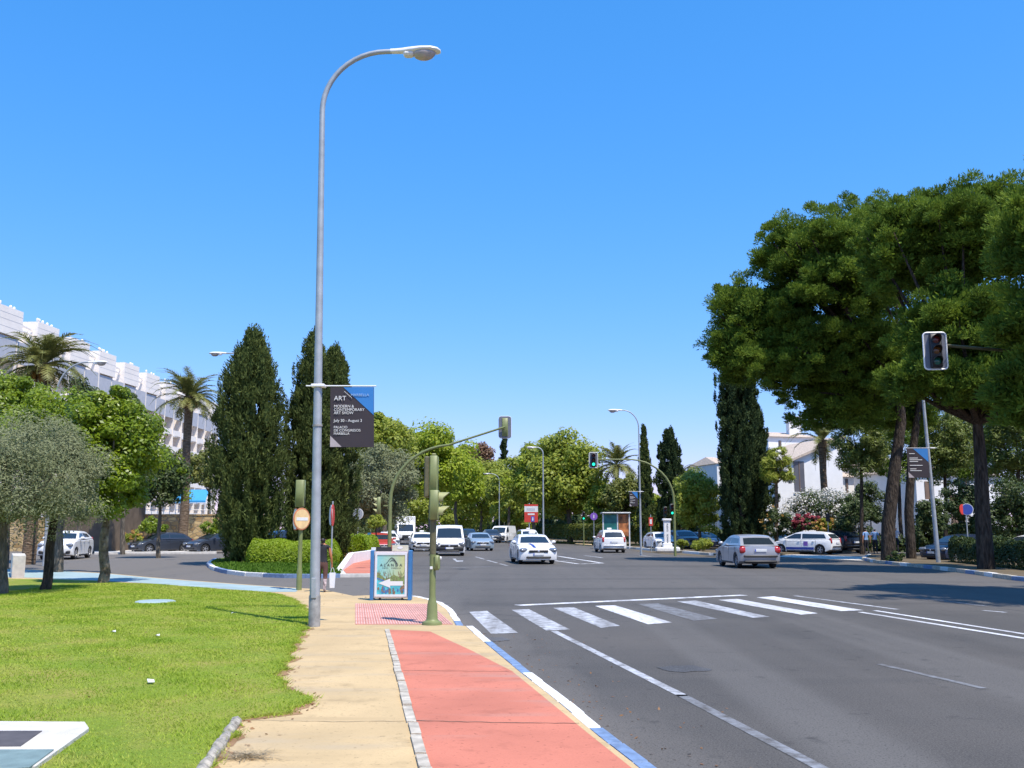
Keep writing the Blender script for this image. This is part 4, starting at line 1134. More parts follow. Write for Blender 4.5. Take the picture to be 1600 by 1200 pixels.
hedge('clipped_hedge', 'long straight olive green hedge along the far right kerb', [P(858, 840, 118) * 1 , P(925, 840, 104), P(1000, 840, 92)], 2.0, 2.0, 'leaf_hedge_dark', 34000, .24, .15, 123, 0, rounded=False)
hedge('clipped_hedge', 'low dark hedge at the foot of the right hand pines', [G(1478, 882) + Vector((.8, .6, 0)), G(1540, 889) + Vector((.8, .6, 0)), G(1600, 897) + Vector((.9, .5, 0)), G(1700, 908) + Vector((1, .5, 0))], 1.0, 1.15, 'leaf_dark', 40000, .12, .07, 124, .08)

# far undergrowth that closes the view between the trunks
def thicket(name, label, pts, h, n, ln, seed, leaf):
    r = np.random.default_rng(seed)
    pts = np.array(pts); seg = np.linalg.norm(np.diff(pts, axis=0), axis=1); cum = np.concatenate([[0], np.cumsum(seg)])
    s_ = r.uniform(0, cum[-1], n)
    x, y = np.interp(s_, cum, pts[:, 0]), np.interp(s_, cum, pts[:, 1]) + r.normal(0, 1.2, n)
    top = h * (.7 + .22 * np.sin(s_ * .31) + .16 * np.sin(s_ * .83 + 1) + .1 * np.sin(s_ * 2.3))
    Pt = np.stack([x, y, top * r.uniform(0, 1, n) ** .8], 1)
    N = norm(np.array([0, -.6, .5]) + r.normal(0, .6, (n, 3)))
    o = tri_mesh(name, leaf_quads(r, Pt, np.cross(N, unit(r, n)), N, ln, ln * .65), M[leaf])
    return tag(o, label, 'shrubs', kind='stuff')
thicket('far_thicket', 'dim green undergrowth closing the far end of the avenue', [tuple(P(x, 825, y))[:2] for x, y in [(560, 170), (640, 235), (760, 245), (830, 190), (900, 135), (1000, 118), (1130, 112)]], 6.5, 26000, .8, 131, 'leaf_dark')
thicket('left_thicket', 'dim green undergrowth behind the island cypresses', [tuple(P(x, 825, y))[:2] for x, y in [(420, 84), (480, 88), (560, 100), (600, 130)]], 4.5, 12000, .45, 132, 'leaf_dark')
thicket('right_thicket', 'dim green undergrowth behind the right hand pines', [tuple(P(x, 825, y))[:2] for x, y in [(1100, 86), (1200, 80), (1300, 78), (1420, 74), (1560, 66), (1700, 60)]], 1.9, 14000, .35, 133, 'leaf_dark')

# ================================================================== BUILDINGS
# ---- white hotel with stepped rooftop blocks and balconies, its long side running away from us
HX, HY, HA = -54.5, 99.0, math.radians(2.0)
hotel = empty('hotel_building', (HX, HY, 0), HA, 'long white hotel with stepped rooftop blocks and rows of balconies', 'building')
BAY, NB, ST, ZT = 4.6, 19, 2.72, 19.7          # bay length, bays, storey, top of the balcony storeys
HL = BAY * NB
MB().box((-11.1, HL / 2, 11.2), (18, HL, 22.4)).build('main_wall', M['hotel_white'], hotel)
MB().box((-11.1, HL / 2, 22.5), (18.6, HL + .3, .22)).build('roof_slab', M['hotel_white'], hotel)
fin_me = MB().box((0, 0, 11.2), (2.3, .22, 22.4)).mesh('fin', M['hotel_white'])
pan_me = MB().box((0, 0, 0), (.16, BAY - .5, 2.45)).mesh('panel', M['grey_panel'])
par_me = MB().box((0, 0, 0), (.14, BAY - .30, .9)).mesh('parapet', M['hotel_white'])
slab_me = MB().box((0, 0, 0), (2.0, BAY - .26, .2)).mesh('balcony_slab', M['hotel_white'])
win_me = MB().box((0, 0, 0), (.08, BAY - .7, 2.3)).mesh('window', M['dark_window'])
win2_me = MB().box((0, 0, 0), (.08, BAY - .7, 2.3)).mesh('window', M['brown_room'])
frm_me = MB().box((0, 0, 0), (.06, .09, 2.0)).mesh('window_bar', M['hotel_white'])
side_me = MB().box((0, 0, 0), (1.7, .12, 1.0)).mesh('side_screen', M['grey_panel'])
SKEW = math.radians(-7)
for b in range(NB + 1):
    link('fin', fin_me, hotel, (-.80, b * BAY, 0))
rs = random.Random(2)
for b in range(NB):
    yc = (b + .5) * BAY
    link('panel', pan_me, hotel, (.02, yc, 21.0), (0, 0, SKEW))
    for k in range(7):
        z = ZT - (k + 1) * ST
        if k > 2 and b < 6: continue
        w = link('window', win_me if rs.random() < .6 else win2_me, hotel, (-2.04, yc, z + 1.2))
        link('window_bar', frm_me, w, (.05, 0, 0))
        link('parapet', par_me, hotel, (-.1 + .10 * (k % 2), yc, z + .55), (0, 0, SKEW))
        link('balcony_slab', slab_me, hotel, (-1.05, yc, z + .02))
TW = 4.4
for i in range(10):
    y0 = i * BAY * 2 + .6
    zt = 25.4
    MB().box((-2.6, TW / 2, (zt + 22.4) / 2), (5.2, TW, zt - 22.4)).build('roof_block', M['hotel_white'], hotel, (0.05, y0, 0), (0, 0, SKEW))
    mb = MB()
    for z in (23.2, 24.0, 24.7): mb.box((.0, TW / 2, z), (.02, TW, .03))
    mb.build('cladding_joint', M['grey_panel'], hotel, (.05, y0, 0), (0, 0, SKEW))
    for z in (24.35, 23.75):
        MB().box((-.6, y0 + TW + (BAY * 2 - TW) / 2, z), (.16, BAY * 2 - TW, .16)).build('roof_rail', M['hotel_white'], hotel)
    for q in range(rs.choice((2, 3, 5))):
        MB().lathe([(.0, -.2), (.13, -.14), (.17, 0), (.12, .14), (0, .19)], 10).build('roof_lamp', M['lamp_white'], hotel, (-.3, y0 + rs.uniform(.3, TW - .2), zt + .34), smooth=80)
MB().box((.2, 40, 3.2), (.5, 70, .3)).build('canopy_edge', M['hotel_white'], hotel)
for b in range(5, NB):
    MB().box((-1.2, (b + .5) * BAY, 1.4), (1.2, .9, 2.9)).build('column', M['hotel_white'], hotel)
aw = P(303, 776, 120)
ab = empty('awning', (aw.x, 120, 0), 0, 'bright blue awning on the hotel ground floor above the golden wall', 'awning')
za, zb = P(303, 765, 120).z, P(303, 787, 120).z
MB().add([(-1.9, 0, za), (1.9, 0, za), (1.9, -1.3, zb + .35), (-1.9, -1.3, zb + .35), (1.9, -1.3, zb), (-1.9, -1.3, zb)], [(0, 3, 2, 1), (3, 5, 4, 2)]).build('cloth', M['awning'], ab)
mb = MB()
for x in (-1.8, 1.8): mb.tube([(x, -1.25, 0), (x, -1.25, zb + .3)], .05, 8); mb.tube([(x, -1.25, zb + .3), (x, 0, za - .05)], .04, 6)
mb.build('frame', M['alu'], ab)

# ---- golden stone wall with railing, in front of the hotel
sw = empty('stone_wall', (0, 0, 0), 0, 'golden rubble stone wall behind the dark parked hatchbacks', 'wall')
a, b = P(176, 825, 76), P(420, 825, 78)
MB().prism([(a.x, a.y), (b.x, b.y), (b.x, b.y + .5), (a.x, a.y + .5)], -.05, 2.75).build('masonry', M['stone'], sw)
MB().prism([(a.x, a.y - .06), (b.x, b.y - .06), (b.x, b.y + .56), (a.x, a.y + .56)], 2.75, 2.86).build('coping', M['stone'], sw)
mb = MB()
n = 26
for i in range(n + 1):
    q = a.lerp(b, i / n); mb.tube([(q.x, q.y + .25, 2.8), (q.x, q.y + .25, 3.75)], .025, 5)
for z in (3.2, 3.75): mb.tube([(a.x, a.y + .25, z), (b.x, b.y + .25, z)], .025, 5)
mb.build('railing', M['hotel_white'], sw)
tag(MB().prism([(P(70, 825, 70).x, 70), (P(176, 825, 70).x, 70), (P(176, 825, 70).x, 76), (P(70, 825, 70).x, 76)], -.05, 3.6).build('brown_wall', M['brown_wall']), 'dark brown gate wall behind the white car', 'wall')
a, b = P(-300, 825, 75), P(70, 825, 75)
tag(MB().prism([(a.x, a.y), (b.x, b.y), (b.x, b.y + .5), (a.x, a.y + .5)], -.05, 2.6).build('stone_wall', M['stone']), 'golden stone wall glimpsed left of the white car between olive trunks', 'wall')
tag(MB().prism([tuple(G(x, y, .1))[:2] for x, y in [(18, 904), (38, 904), (36, 897), (16, 897)]], .1, .85).build('garden_wall', M['concrete']), 'low pale garden wall end between the olive trunks', 'wall')
tag(MB().prism([tuple(P(x, 825, y))[:2] for x, y in [(150, 66), (340, 67), (340, 76), (150, 74)]], -.05, .13).build('left_pavement', M['concrete']), kind='structure')

# ---- white houses on the right
def house(name, label, Y, x0, x1, ytop, depth=9, gable=None, windows=(), doors=(), roof=True, eave=.35, parapet=0.0):
    """front wall between photo columns x0..x1 at distance Y, eave height at photo row ytop"""
    a, b = P(x0, ytop, Y), P(x1, ytop, Y)
    t = empty(name, (a.x, Y, .1), math.radians(14), label, 'house')
    W, H = b.x - a.x, a.z - .1
    s = Y / F_PX
    if gable is None:
        MB().box((W / 2, depth / 2, H / 2), (W, depth, H)).build('wall', M['white_wall'], t)
        if roof:
            mb = MB()
            mb.add([(-eave, -eave, H), (W + eave, -eave, H), (W + eave, depth + eave, H), (-eave, depth + eave, H), (W * .25, depth / 2, H + 1.0), (W * .75, depth / 2, H + 1.0)],
                   [(0, 1, 5, 4), (1, 2, 5), (2, 3, 4, 5), (3, 0, 4), (3, 2, 1, 0)])
            mb.build('roof', M['roof_tile'], t)
    else:
        hl, hr = gable        # wall tops at the left and right end
        hl, hr = P(x0, hl, Y).z - .1, P(x1, hr, Y).z - .1
        MB().add([(0, 0, 0), (W, 0, 0), (W, 0, hr), (0, 0, hl), (0, depth, 0), (W, depth, 0), (W, depth, hr), (0, depth, hl)],
                 [(0, 1, 2, 3), (5, 4, 7, 6), (4, 0, 3, 7), (1, 5, 6, 2), (3, 2, 6, 7)]).build('wall', M['white_wall'], t)
        d = Vector((W, 0, hr - hl)).normalized(); e = eave
        p0, p1 = Vector((0, 0, hl)) - d * e, Vector((W, 0, hr)) + d * e
        MB().add([(p0.x, -e, p0.z), (p1.x, -e, p1.z), (p1.x, depth, p1.z), (p0.x, depth, p0.z), (p0.x, -e, p0.z + .22), (p1.x, -e, p1.z + .22), (p1.x, depth, p1.z + .22), (p0.x, depth, p0.z + .22)],
                 [(3, 2, 1, 0), (4, 5, 6, 7), (0, 1, 5, 4), (1, 2, 6, 5), (2, 3, 7, 6), (3, 0, 4, 7)]).build('roof', M['roof_tile'], t, (0, 0, .01))
    for (wx0, wx1, wy0, wy1, mk) in windows:
        u0, u1 = P(wx0, wy0, Y), P(wx1, wy1, Y)
        cx, cz = (u0.x + u1.x) / 2 - a.x, (u0.z + u1.z) / 2 - .1
        f = MB().box((cx, -.01, cz), (u1.x - u0.x, .10, u0.z - u1.z)).build('window', M[mk], t)
        MB().box((cx, -.05, cz - (u0.z - u1.z) / 2 - .06), (u1.x - u0.x + .2, .16, .08)).build('sill', M['white_wall'], f)
        MB().box((cx, -.075, cz), (.07, .04, u0.z - u1.z - .04)).build('frame', M['brown_room'], f)
    return t
house('white_house', 'white house wing with a sloping roof edge behind the oleander', 88, 1208, 1328, 700, 10, gable=(732, 684), windows=((1243, 1263, 720, 768, 'dark_window'),))
house('white_house', 'taller white house block with chimney behind the sloping wing', 100, 1200, 1300, 682, 10, windows=((1218, 1223, 688, 702, 'dark_window'),), eave=.25)
house('white_house', 'white house corner showing left of the tallest cypress', 108, 1120, 1150, 724, 8, windows=(), eave=.15)
house('white_house', 'shaded white house with brown shutters behind the pine trunks', 82, 1430, 1480, 735, 9, windows=((1446, 1464, 752, 780, 'brown_room'), (1466, 1472, 804, 822, 'dark_window')))
house('white_house', 'bright white house end between the two left pine trunks', 90, 1385, 1418, 722, 8)
house('white_house', 'white house partly hidden by the thick pine at the right', 86, 1482, 1578, 742, 9, windows=((1506, 1520, 748, 764, 'dark_window'), (1484, 1512, 772, 826, 'brown_room')))
house('white_house', 'low white house glimpsed beneath the young bright pine', 92, 1306, 1345, 745, 8, windows=((1322, 1328, 748, 772, 'dark_window'),))
c = P(1240, 668, 104)
tag(MB().box((0, 0, 0), (1.3, 1.2, 2.6)).box((0, 0, 1.36), (1.5, 1.4, .16)).build('chimney_stack', M['white_wall'], None, (c.x, 104, c.z - .3)), 'white chimney block on the right hand house roof', 'chimney')

# ================================================================== STREET FURNITURE
def text_mesh(body, size, m, parent, loc, rot, name='lettering', align='LEFT', sx=1.0, space=1.0):
    cu = bpy.data.curves.new(name, 'FONT')
    cu.body = body; cu.size = size; cu.align_x = align; cu.extrude = .002; cu.space_line = space
    tmp = bpy.data.objects.new('tmp_text', cu); COL.objects.link(tmp)
    dg = bpy.context.evaluated_depsgraph_get()
    me = bpy.data.meshes.new_from_object(tmp.evaluated_get(dg), depsgraph=dg)
    bpy.data.objects.remove(tmp)
    me.name = name; me.materials.clear(); me.materials.append(M[m])
    o = link(name, me, parent, loc, rot); o.scale = (sx, 1, 1)
    return o
FRONT = (math.pi / 2, 0, 0)        # a flat thing turned to face the camera side (-y)

def arc(c, r, a0, a1, n):
    return [Vector((c[0] + r * math.cos(math.radians(a0 + (a1 - a0) * i / n)), 0, c[1] + r * math.sin(math.radians(a0 + (a1 - a0) * i / n)))) for i in range(n + 1)]

def lamp_head(parent, loc, sgn=1, sc=1.0):
    """long cobra luminaire pointing along +x * sgn"""
    mb = MB()
    secs = [(0, .050, .060, 0), (.10, .055, .062, .0), (.22, .06, .07, .004), (.36, .10, .085, .0), (.55, .145, .082, .006), (.75, .15, .075, .008), (.87, .115, .058, .0), (.93, .05, .03, -.012)]
    n = 14; vs, fs = [], []
    for x, hw, hh, dz in secs:
        for k in range(n):
            a = 6.283 * k / n
            zz = math.sin(a); zz = zz * hh if zz > 0 else zz * hh * .55
            vs.append((x * sgn * sc, math.cos(a) * hw * sc, (zz + dz) * sc))
    for i in range(len(secs) - 1):
        for k in range(n):
            f = (i * n + k, i * n + (k + 1) % n, (i + 1) * n + (k + 1) % n, (i + 1) * n + k)
            fs.append(f if sgn < 0 else tuple(reversed(f)))
    fs += [tuple(range(n)) if sgn > 0 else tuple(reversed(range(n))), tuple((len(secs) - 1) * n + k for k in (range(n) if sgn < 0 else reversed(range(n))))]
    h = mb.add(vs, fs).build('lamp_head', M['lamp_white'], parent, loc, smooth=50)
    b = MB().lathe([(0, -.155), (.07, -.15), (.12, -.12), (.165, -.05), (.165, -.02)], 18)
    g = b.build('glass_bowl', M['lamp_glass'], h, (.62 * sgn * sc, 0, -.012 * sc), smooth=60); g.scale = (1.32 * sc, .8 * sc, 1.0 * sc)
    MB().box((.34 * sgn * sc, 0, -.055 * sc), (.2 * sc, .16 * sc, .09 * sc), bevel=.03).build('gear_housing', M['lamp_white'], h, smooth=40)
    return h

def street_lamp(label, loc, H, reach, sgn=1, r0=.085, r1=.04, bend=1.25, group='tall curved street lamps', base_h=.55, banner=None, head=1.0, rz=0.0, tilt=0.0):
    t = empty('street_lamp', loc, rz, label, 'street lamp', group)
    t.rotation_euler = (0, tilt, rz)
    zb = H - bend
    path = [Vector((0, 0, z)) for z in (-.1, zb * .33, zb * .66, zb)]
    e = Vector((reach * sgn, 0, H))
    for i in range(1, 13):
        a = i / 12 * math.pi / 2
        path.append(Vector((sgn * reach * .92 * (1 - math.cos(a)), 0, zb + bend * math.sin(a))))
    path.append(e)
    rr = [r0 + (r1 - r0) * min(1, i / 6) for i in range(len(path))]
    zz = [p.z for p in path]
    rr = [r0 + (r1 - r0) * min(1, max(0, z) / H) for z in zz]
    MB().tube(path, rr, 14).build('pole', M['galv'], t, smooth=60)
    if base_h:
        MB().lathe([(r0 + .012, -.1), (r0 + .012, base_h), (r0 + .004, base_h + .02)], 16).build('base_sleeve', M['galv_low'], t, smooth=50)
        MB().box((0, -r0 - .012, base_h * 1.05 + .12), (.09, .02, .34), bevel=.008).build('hatch', M['galv'], t)
        for z in (H * .33, H * .40):
            MB().lathe([(r0 * .86 + .0, -.015), (r0 * .86 + .014, -.015), (r0 * .86 + .014, .015), (r0 * .86, .015)], 14).build('band', M['galv_low'], t, (0, 0, z))
    lamp_head(t, (reach * sgn - .02 * sgn, 0, H - .005), sgn, head)
    return t

def art_banner(label, loc, w, h, sgn=1, full=True, group='art show banners on lamp posts'):
    """hanging printed banner; origin at the post, the cloth to the right (sgn 1) or left (sgn -1) of it"""
    t = empty('art_banner', loc, 0, label, 'banner', group)
    xl = .21 if sgn > 0 else -.21 - w
    MB().tube([(-.22 * sgn, 0, 0), ((w + .25) * sgn, 0, 0)], .012, 8).build('arm', M['white_edge'], t)
    MB().box((0, 0, 0), (.24, .2, .05), bevel=.01).build('clamp', M['white_edge'], t)
    def pt(u, v, y):
        sway = .012 * math.sin(u * 5 + v * 3) * v
        return ((xl + u * w + .02 * v), y + sway, -.02 - v * h)
    vs, fs = [], []
    nx_, nz_ = 8, 10
    for yy in (-.004, .004):
        for j in range(nz_ + 1):
            for i in range(nx_ + 1): vs.append(pt(i / nx_, j / nz_, yy))
    S = (nx_ + 1) * (nz_ + 1)
    for j in range(nz_):
        for i in range(nx_):
            q = (j * (nx_ + 1) + i, j * (nx_ + 1) + i + 1, (j + 1) * (nx_ + 1) + i + 1, (j + 1) * (nx_ + 1) + i)
            fs.append(tuple(reversed(q))); fs.append(tuple(S + k for k in q))
    cl = MB().add(vs, fs).build('cloth', M['banner_plum'], t)
    def tri(a, b, c, m, name):
        vs, fs, n = [], [], 8
        for i in range(n + 1):
            for j in range(n + 1 - i):
                u = a[0] + (b[0] - a[0]) * i / n + (c[0] - a[0]) * j / n; v = a[1] + (b[1] - a[1]) * i / n + (c[1] - a[1]) * j / n
                vs.append(pt(u, v, -.009))
        ix = lambda i, j: sum(n + 1 - k for k in range(i)) + j
        for i in range(n):
            for j in range(n - i):
                fs.append((ix(i, j), ix(i + 1, j), ix(i, j + 1)))
                if i + j < n - 1: fs.append((ix(i + 1, j), ix(i + 1, j + 1), ix(i, j + 1)))
        MB().add(vs, fs).build(name, M[m], cl)
    tri((.995, .005), (.30, .005), (.995, .47), 'banner_blue', 'blue_corner')
    tri((.005, .995), (.27, .995), (.005, .81), 'banner_pale', 'pale_corner')
    if full:
        for body, u, v, sz, m, wd in (('ART', .085, .225, .108, 'letter_white', .28), ('MARBELLA', .47, .155, .062, 'letter_blue', .42), ('MODERN &', .085, .345, .066, 'letter_white', .46), ('CONTEMPORARY', .085, .402, .066, 'letter_white', .70),
                                  ('ART SHOW', .085, .455, .066, 'letter_white', .45), ('July 30 - August 3', .085, .583, .068, 'letter_white', .64),
                                  ('PALACIO', .085, .69, .058, 'letter_white', .31), ('DE CONGRESOS', .085, .742, .058, 'letter_white', .61), ('MARBELLA', .085, .796, .058, 'letter_white', .36)):
            o = text_mesh(body, sz * h, m, cl, pt(u, v, -.020), FRONT)
            wx = max(q.co.x for q in o.data.vertices)
            o.scale = (wd * w / wx, 1, 1)
        MB().tube([pt(.32, .07, -.02), pt(.50, .19, -.02)], .003, 4).build('thin_rule', M['letter_white'], cl)
    else:
        for v, wd in ((.18, .26), (.33, .4), (.39, .6), (.45, .4), (.58, .6), (.70, .3), (.76, .55)):
            MB().box((xl + (.1 + wd / 2) * w, -.022, -.02 - v * h), (wd * w, .004, .022 * h)).build('lettering', M['letter_white'], cl)
    return t

# main street lamp
lb = G(491, 979, .12)
LY = lb.y
lt = P(503, 85, LY); Hl = P(600, 82, LY).z - .12
lx = P(503.5, 250, LY).x - lb.x
tl = math.atan2(lx - 0.0, P(503, 250, LY).z)
reach = P(622, 82, LY).x - lb.x - .10
street_lamp('tall nearest grey street lamp standing at the lawn corner', (lb.x, LY, .12), Hl, reach + .13, 1, .088, .045, bend=1.15, base_h=.50, tilt=-.0145)
ba = P(496, 603, LY)
art_banner('large art show banner hanging on the nearest lamp post', (lb.x - .05, LY, ba.z), P(583, 602, LY).x - P(515, 602, LY).x, ba.z - P(540, 697, LY).z, 1)
# other lamps
def lamp_at(label, px, Y, head_y, head_px, sgn, **k):
    b = P(px, 825, Y); H = P(head_px, head_y, Y).z - .1
    return street_lamp(label, (b.x, Y, .1), H, abs(P(head_px, 825, Y).x - b.x), sgn, **k)
lamp_at('curved street lamp rising from the bright trees at the left', 73, 46, 566, 122, 1, base_h=0, bend=1.6)
lamp_at('street lamp head poking out left of the broad cypress', 408, 51, 552, 341, -1, base_h=0, bend=1.4)
lamp_at('curved street lamp right of the hanging green signal', 1001, 64, 641, 974, -1, base_h=0, r0=.075, r1=.035, bend=1.2)
lamp_at('tall lamp pole under the pines with a shaded banner', 1463, 47, 478, 1520, 1, base_h=0, bend=1.5, r0=.11, r1=.05, tilt=-.03)
lamp_at('straight pale lamp pole beside the red and white sign', 849, 92, 699, 838, -1, base_h=0, bend=.6, r0=.09, r1=.05)
lamp_at('distant lamp head among the far lime trees', 780, 138, 740, 765, -1, base_h=0, bend=1)
q = P(1456, 700, 46.6)
art_banner('dark art show banner in the shade under the pines', (q.x, 46.6, q.z), 1.02, 1.42, -1, False)
q = P(1001, 768, 63.8)
art_banner('small distant blue banner on the lamp by the bus shelter', (q.x, 63.8, q.z), .55, .95, -1, False)

# ---- traffic signals
LENS = {'green': ('red_off', 'amber_off', 'green_lit'), 'off': ('red_off', 'amber_off', 'green_off')}
def signal_head(parent, loc, rz, n=3, sc=1.0, lit='off', plate=None, body='black', visor='black', arrow=False):
    """housing with its lenses facing local -y"""
    h = .3 * n * sc
    hd = MB().box((0, 0, 0), (.30 * sc, .20 * sc, h + .04 * sc), bevel=.02 * sc).build('signal_head', M[body], parent, loc, (0, 0, rz), smooth=40)
    if plate:
        w_, h_ = plate
        r = .10
        pts = []
        for (cx, cz, a0) in ((w_ / 2 - r, h_ / 2 - r, 0), (-w_ / 2 + r, h_ / 2 - r, 90), (-w_ / 2 + r, -h_ / 2 + r, 180), (w_ / 2 - r, -h_ / 2 + r, 270)):
            for i in range(5):
                a = math.radians(a0 + 22.5 * i); pts.append((cx + r * math.cos(a), cz + r * math.sin(a)))
        k = len(pts)
        MB().add([(x, y, z) for y in (-.01, .02) for x, z in pts], [tuple(range(k)), tuple(reversed(range(k, 2 * k)))] + [(i, k + i, k + (i + 1) % k, (i + 1) % k) for i in range(k)]).build('backplate', M['board_grey'], hd, (0, .03, 0))
        MB().tube([(x * .975, 0, z * .985) for x, z in pts + pts[:1]], .022, 6, caps=False).build('plate_border', M['white_edge'], hd, (0, .02, 0))
    for i in range(n):
        z = h / 2 - .15 * sc - i * .3 * sc
        mk = LENS[lit][i] if n == 3 else (('red_off', 'green_off') if lit == 'off' else ('red_off', 'green_lit'))[i]
        MB().lathe([(.0, .02), (.06 * sc, .016), (.105 * sc, 0)], 16, Matrix.Rotation(math.pi / 2, 4, 'X')).build('lens', M[mk], hd, (0, -.105 * sc, z), smooth=60)
        vs, fs = [], []
        m_ = 12
        for q_ in range(m_ + 1):
            a = math.radians(-35 + 250 * q_ / m_); c_, s_ = math.cos(a) * .125 * sc, math.sin(a) * .125 * sc
            ln = (.10 + .14 * max(0, math.sin(a))) * sc
            vs += [(c_, -.09 * sc, s_), (c_, -.09 * sc - ln, s_), (c_ * .9, -.09 * sc - ln, s_ * .9), (c_ * .9, -.09 * sc, s_ * .9)]
        for q_ in range(m_):
            for e_ in range(3): fs.append((q_ * 4 + e_, q_ * 4 + e_ + 1, q_ * 4 + e_ + 5, q_ * 4 + e_ + 4))
        MB().add(vs, fs).build('visor', M[visor], hd, (0, 0, z), smooth=40)
    return hd

def mast(label, loc, H, reach, sgn, bend=1.4, r=.085, m='olive_paint', rz=0.0, rise=.25, base=True):
    t = empty('traffic_light', loc, rz, label, 'traffic light', 'overhead traffic light masts')
    path = [Vector((0, 0, z)) for z in (-.1, (H - bend) * .5, H - bend - rise)]
    for i in range(1, 11):
        a = i / 10 * math.pi / 2 * .95
        path.append(Vector((sgn * bend * 1.1 * (1 - math.cos(a)), 0, H - bend - rise + bend * math.sin(a))))
    path.append(Vector((reach * sgn, 0, H)))
    zs = len(path)
    MB().tube(path, [r + (.042 - r) * (i / (zs - 1)) for i in range(zs)], 12).build('mast', M[m], t, smooth=60)
    return t
# left mast over the side road, its head seen from behind
b = P(609, 825, 40); Hm = P(700, 672, 40).z
t = mast('olive signal mast curving right above the far left lanes', (b.x, 40, .1), P(789, 667, 40).z - .1, P(789, 667, 40).x - b.x, 1, bend=2.35, rise=.75)
signal_head(t, (P(789, 667, 40).x - b.x, .16, P(789, 667, 40).z - .1), math.pi, 3, .82, 'off', (.52, .92), 'olive_paint', 'olive_paint')
signal_head(t, (P(592, 790, 40).x - b.x, 0, P(592, 790, 40).z - .1), -1.45, 3, .75, 'off', None, 'olive_paint', 'visor')
MB().box((-.17, 0, P(592, 790, 40).z - .1), (.2, .05, .06)).build('bracket', M['olive_paint'], t)
# right mast, green lit
b = P(1054, 825, 62); hp = P(927, 719, 62)
t = mast('olive signal mast arching left with a lit green lamp', (b.x, 62, .1), hp.z - .1 + .05, b.x - hp.x, -1, bend=2.6, rise=.0)
signal_head(t, (hp.x - b.x, -.12, hp.z - .1), 0, 3, .92, 'green', (.56, 1.0))
signal_head(t, (-.16, -.1, P(1051, 796, 62).z - .1), .1, 3, .75, 'green', None)
# near right mast (post outside the picture)
hp = P(1455, 552, 26)
t = mast('signal head with white bordered plate hanging before the pines', (18.4, 27.2, .1), hp.z + .15, 18.4 - hp.x, -1, bend=2.2, rise=.2, m='olive_dark', r=.07)
t.rotation_euler = (0, 0, math.atan2(27.2 - 26, 18.4 - hp.x))
signal_head(t, (-(18.4 - hp.x) - .05, -.12, hp.z - .05), -.12 - t.rotation_euler[2], 3, 1.0, 'off', (.62, 1.04))

# near olive signal post beside the cycle path
b = G(675, 976, .12); PY = b.y
t = empty('traffic_light', (b.x, PY, .12), 0, 'nearest olive green signal post at the end of the cycle path', 'traffic light')
zt = lambda py: P(675, py, PY).z - .12
MB().lathe([(.175, -.03), (.175, .02), (.165, .05), (.115, .07), (.098, .10), (.085, .34), (.064, .42), (.055, .5), (.055, 1.2)], 20).build('pole', M['olive_paint'], t, smooth=40)
MB().lathe([(.0551, 1.2), (.057, 1.2), (.057, zt(800)), (.055, zt(800) + .02)], 20).build('worn_upper_pole', M['olive_dark'], t, smooth=40)
hx = -.035
hd = MB().box((0, 0, (zt(712) + zt(775)) / 2), (.15, .22, zt(712) - zt(775)), bevel=.02).build('signal_head', M['olive_paint'], t, (hx + .035, .02, 0), smooth=40)
MB().box((hx - .085, .05, (zt(712) + zt(775)) / 2 - .02), (.09, .26, zt(716) - zt(780)), bevel=.02).build('head_side_painted_shade', M['olive_dark'], t)  # left side of the head, its shade painted in as darker olive
MB().box((.0, 0, zt(711) + .012), (.07, .1, .03), bevel=.01).build('cap', M['visor'], t)
h2 = signal_head(t, (.02, -.03, (zt(766) + zt(812)) / 2), math.pi / 2, 2, .80, 'off', None, 'olive_paint', 'visor')
bx_ = MB().box((.075, -.03, zt(879)), (.11, .12, .26), bevel=.03).build('push_button_box', M['olive_paint'], t, smooth=40)
MB().lathe([(.03, 0), (.03, .02), (0, .03)], 12, Matrix.Rotation(math.pi / 2, 4, 'Y')).build('button', M['sign_white'], bx_, (.13, -.03, zt(872)))
MB().box((-.02, -.068, zt(887)), (.05, .012, .05), bevel=.01).build('plate', M['sign_white'], bx_)

# left signal post with no-entry disc and stop sign back
b = G(467, 922, .12); SY = b.y
t = empty('traffic_light', (b.x, SY, .12), 0, 'olive signal post with faded round sign by the blue pavement', 'traffic light')
zs = lambda py: P(467, py, SY).z - .12
MB().lathe([(.075, -.05), (.075, .5), (.06, .55), (.055, 1.3), (.055, zs(790))], 16).build('pole', M['olive_paint'], t, smooth=40)
MB().box((-.05, .03, (zs(750) + zs(792)) / 2), (.24, .22, zs(750) - zs(792)), bevel=.02).build('signal_head', M['olive_paint'], t, smooth=40)
rd = MB().lathe([(.0, .006), (.29, .006), (.30, 0), (.30, -.006)], 30, Matrix.Rotation(math.pi / 2, 4, 'X')).build('round_sign', M['sign_faded_rim'], t, (.04, -.10, zs(811)), (0, 0, .95))
MB().lathe([(0, .004), (.262, .004), (.262, -.001)], 30, Matrix.Rotation(math.pi / 2, 4, 'X')).build('disc_face', M['sign_orange'], rd, (0, -.007, 0))
MB().box((0, -.014, 0), (.40, .006, .085)).build('white_bar', M['sign_white'], rd)
oc = []
for i in range(8): a = math.radians(22.5 + 45 * i); oc.append((.32 * math.cos(a), .32 * math.sin(a)))
os_ = MB().add([(x, y, z) for y in (-.012, .012) for x, z in oc], [tuple(range(8)), tuple(reversed(range(8, 16)))] + [(i, 8 + i, 8 + (i + 1) % 8, (i + 1) % 8) for i in range(8)]).build('octagon_sign', M['sign_red'], t, (-.19, .20, zs(811)), (0, 0, -1.12))
MB().add([(x * .93, -.014, z * .93) for x, z in oc], [tuple(range(8))]).build('sign_back', M['sign_white'], os_)

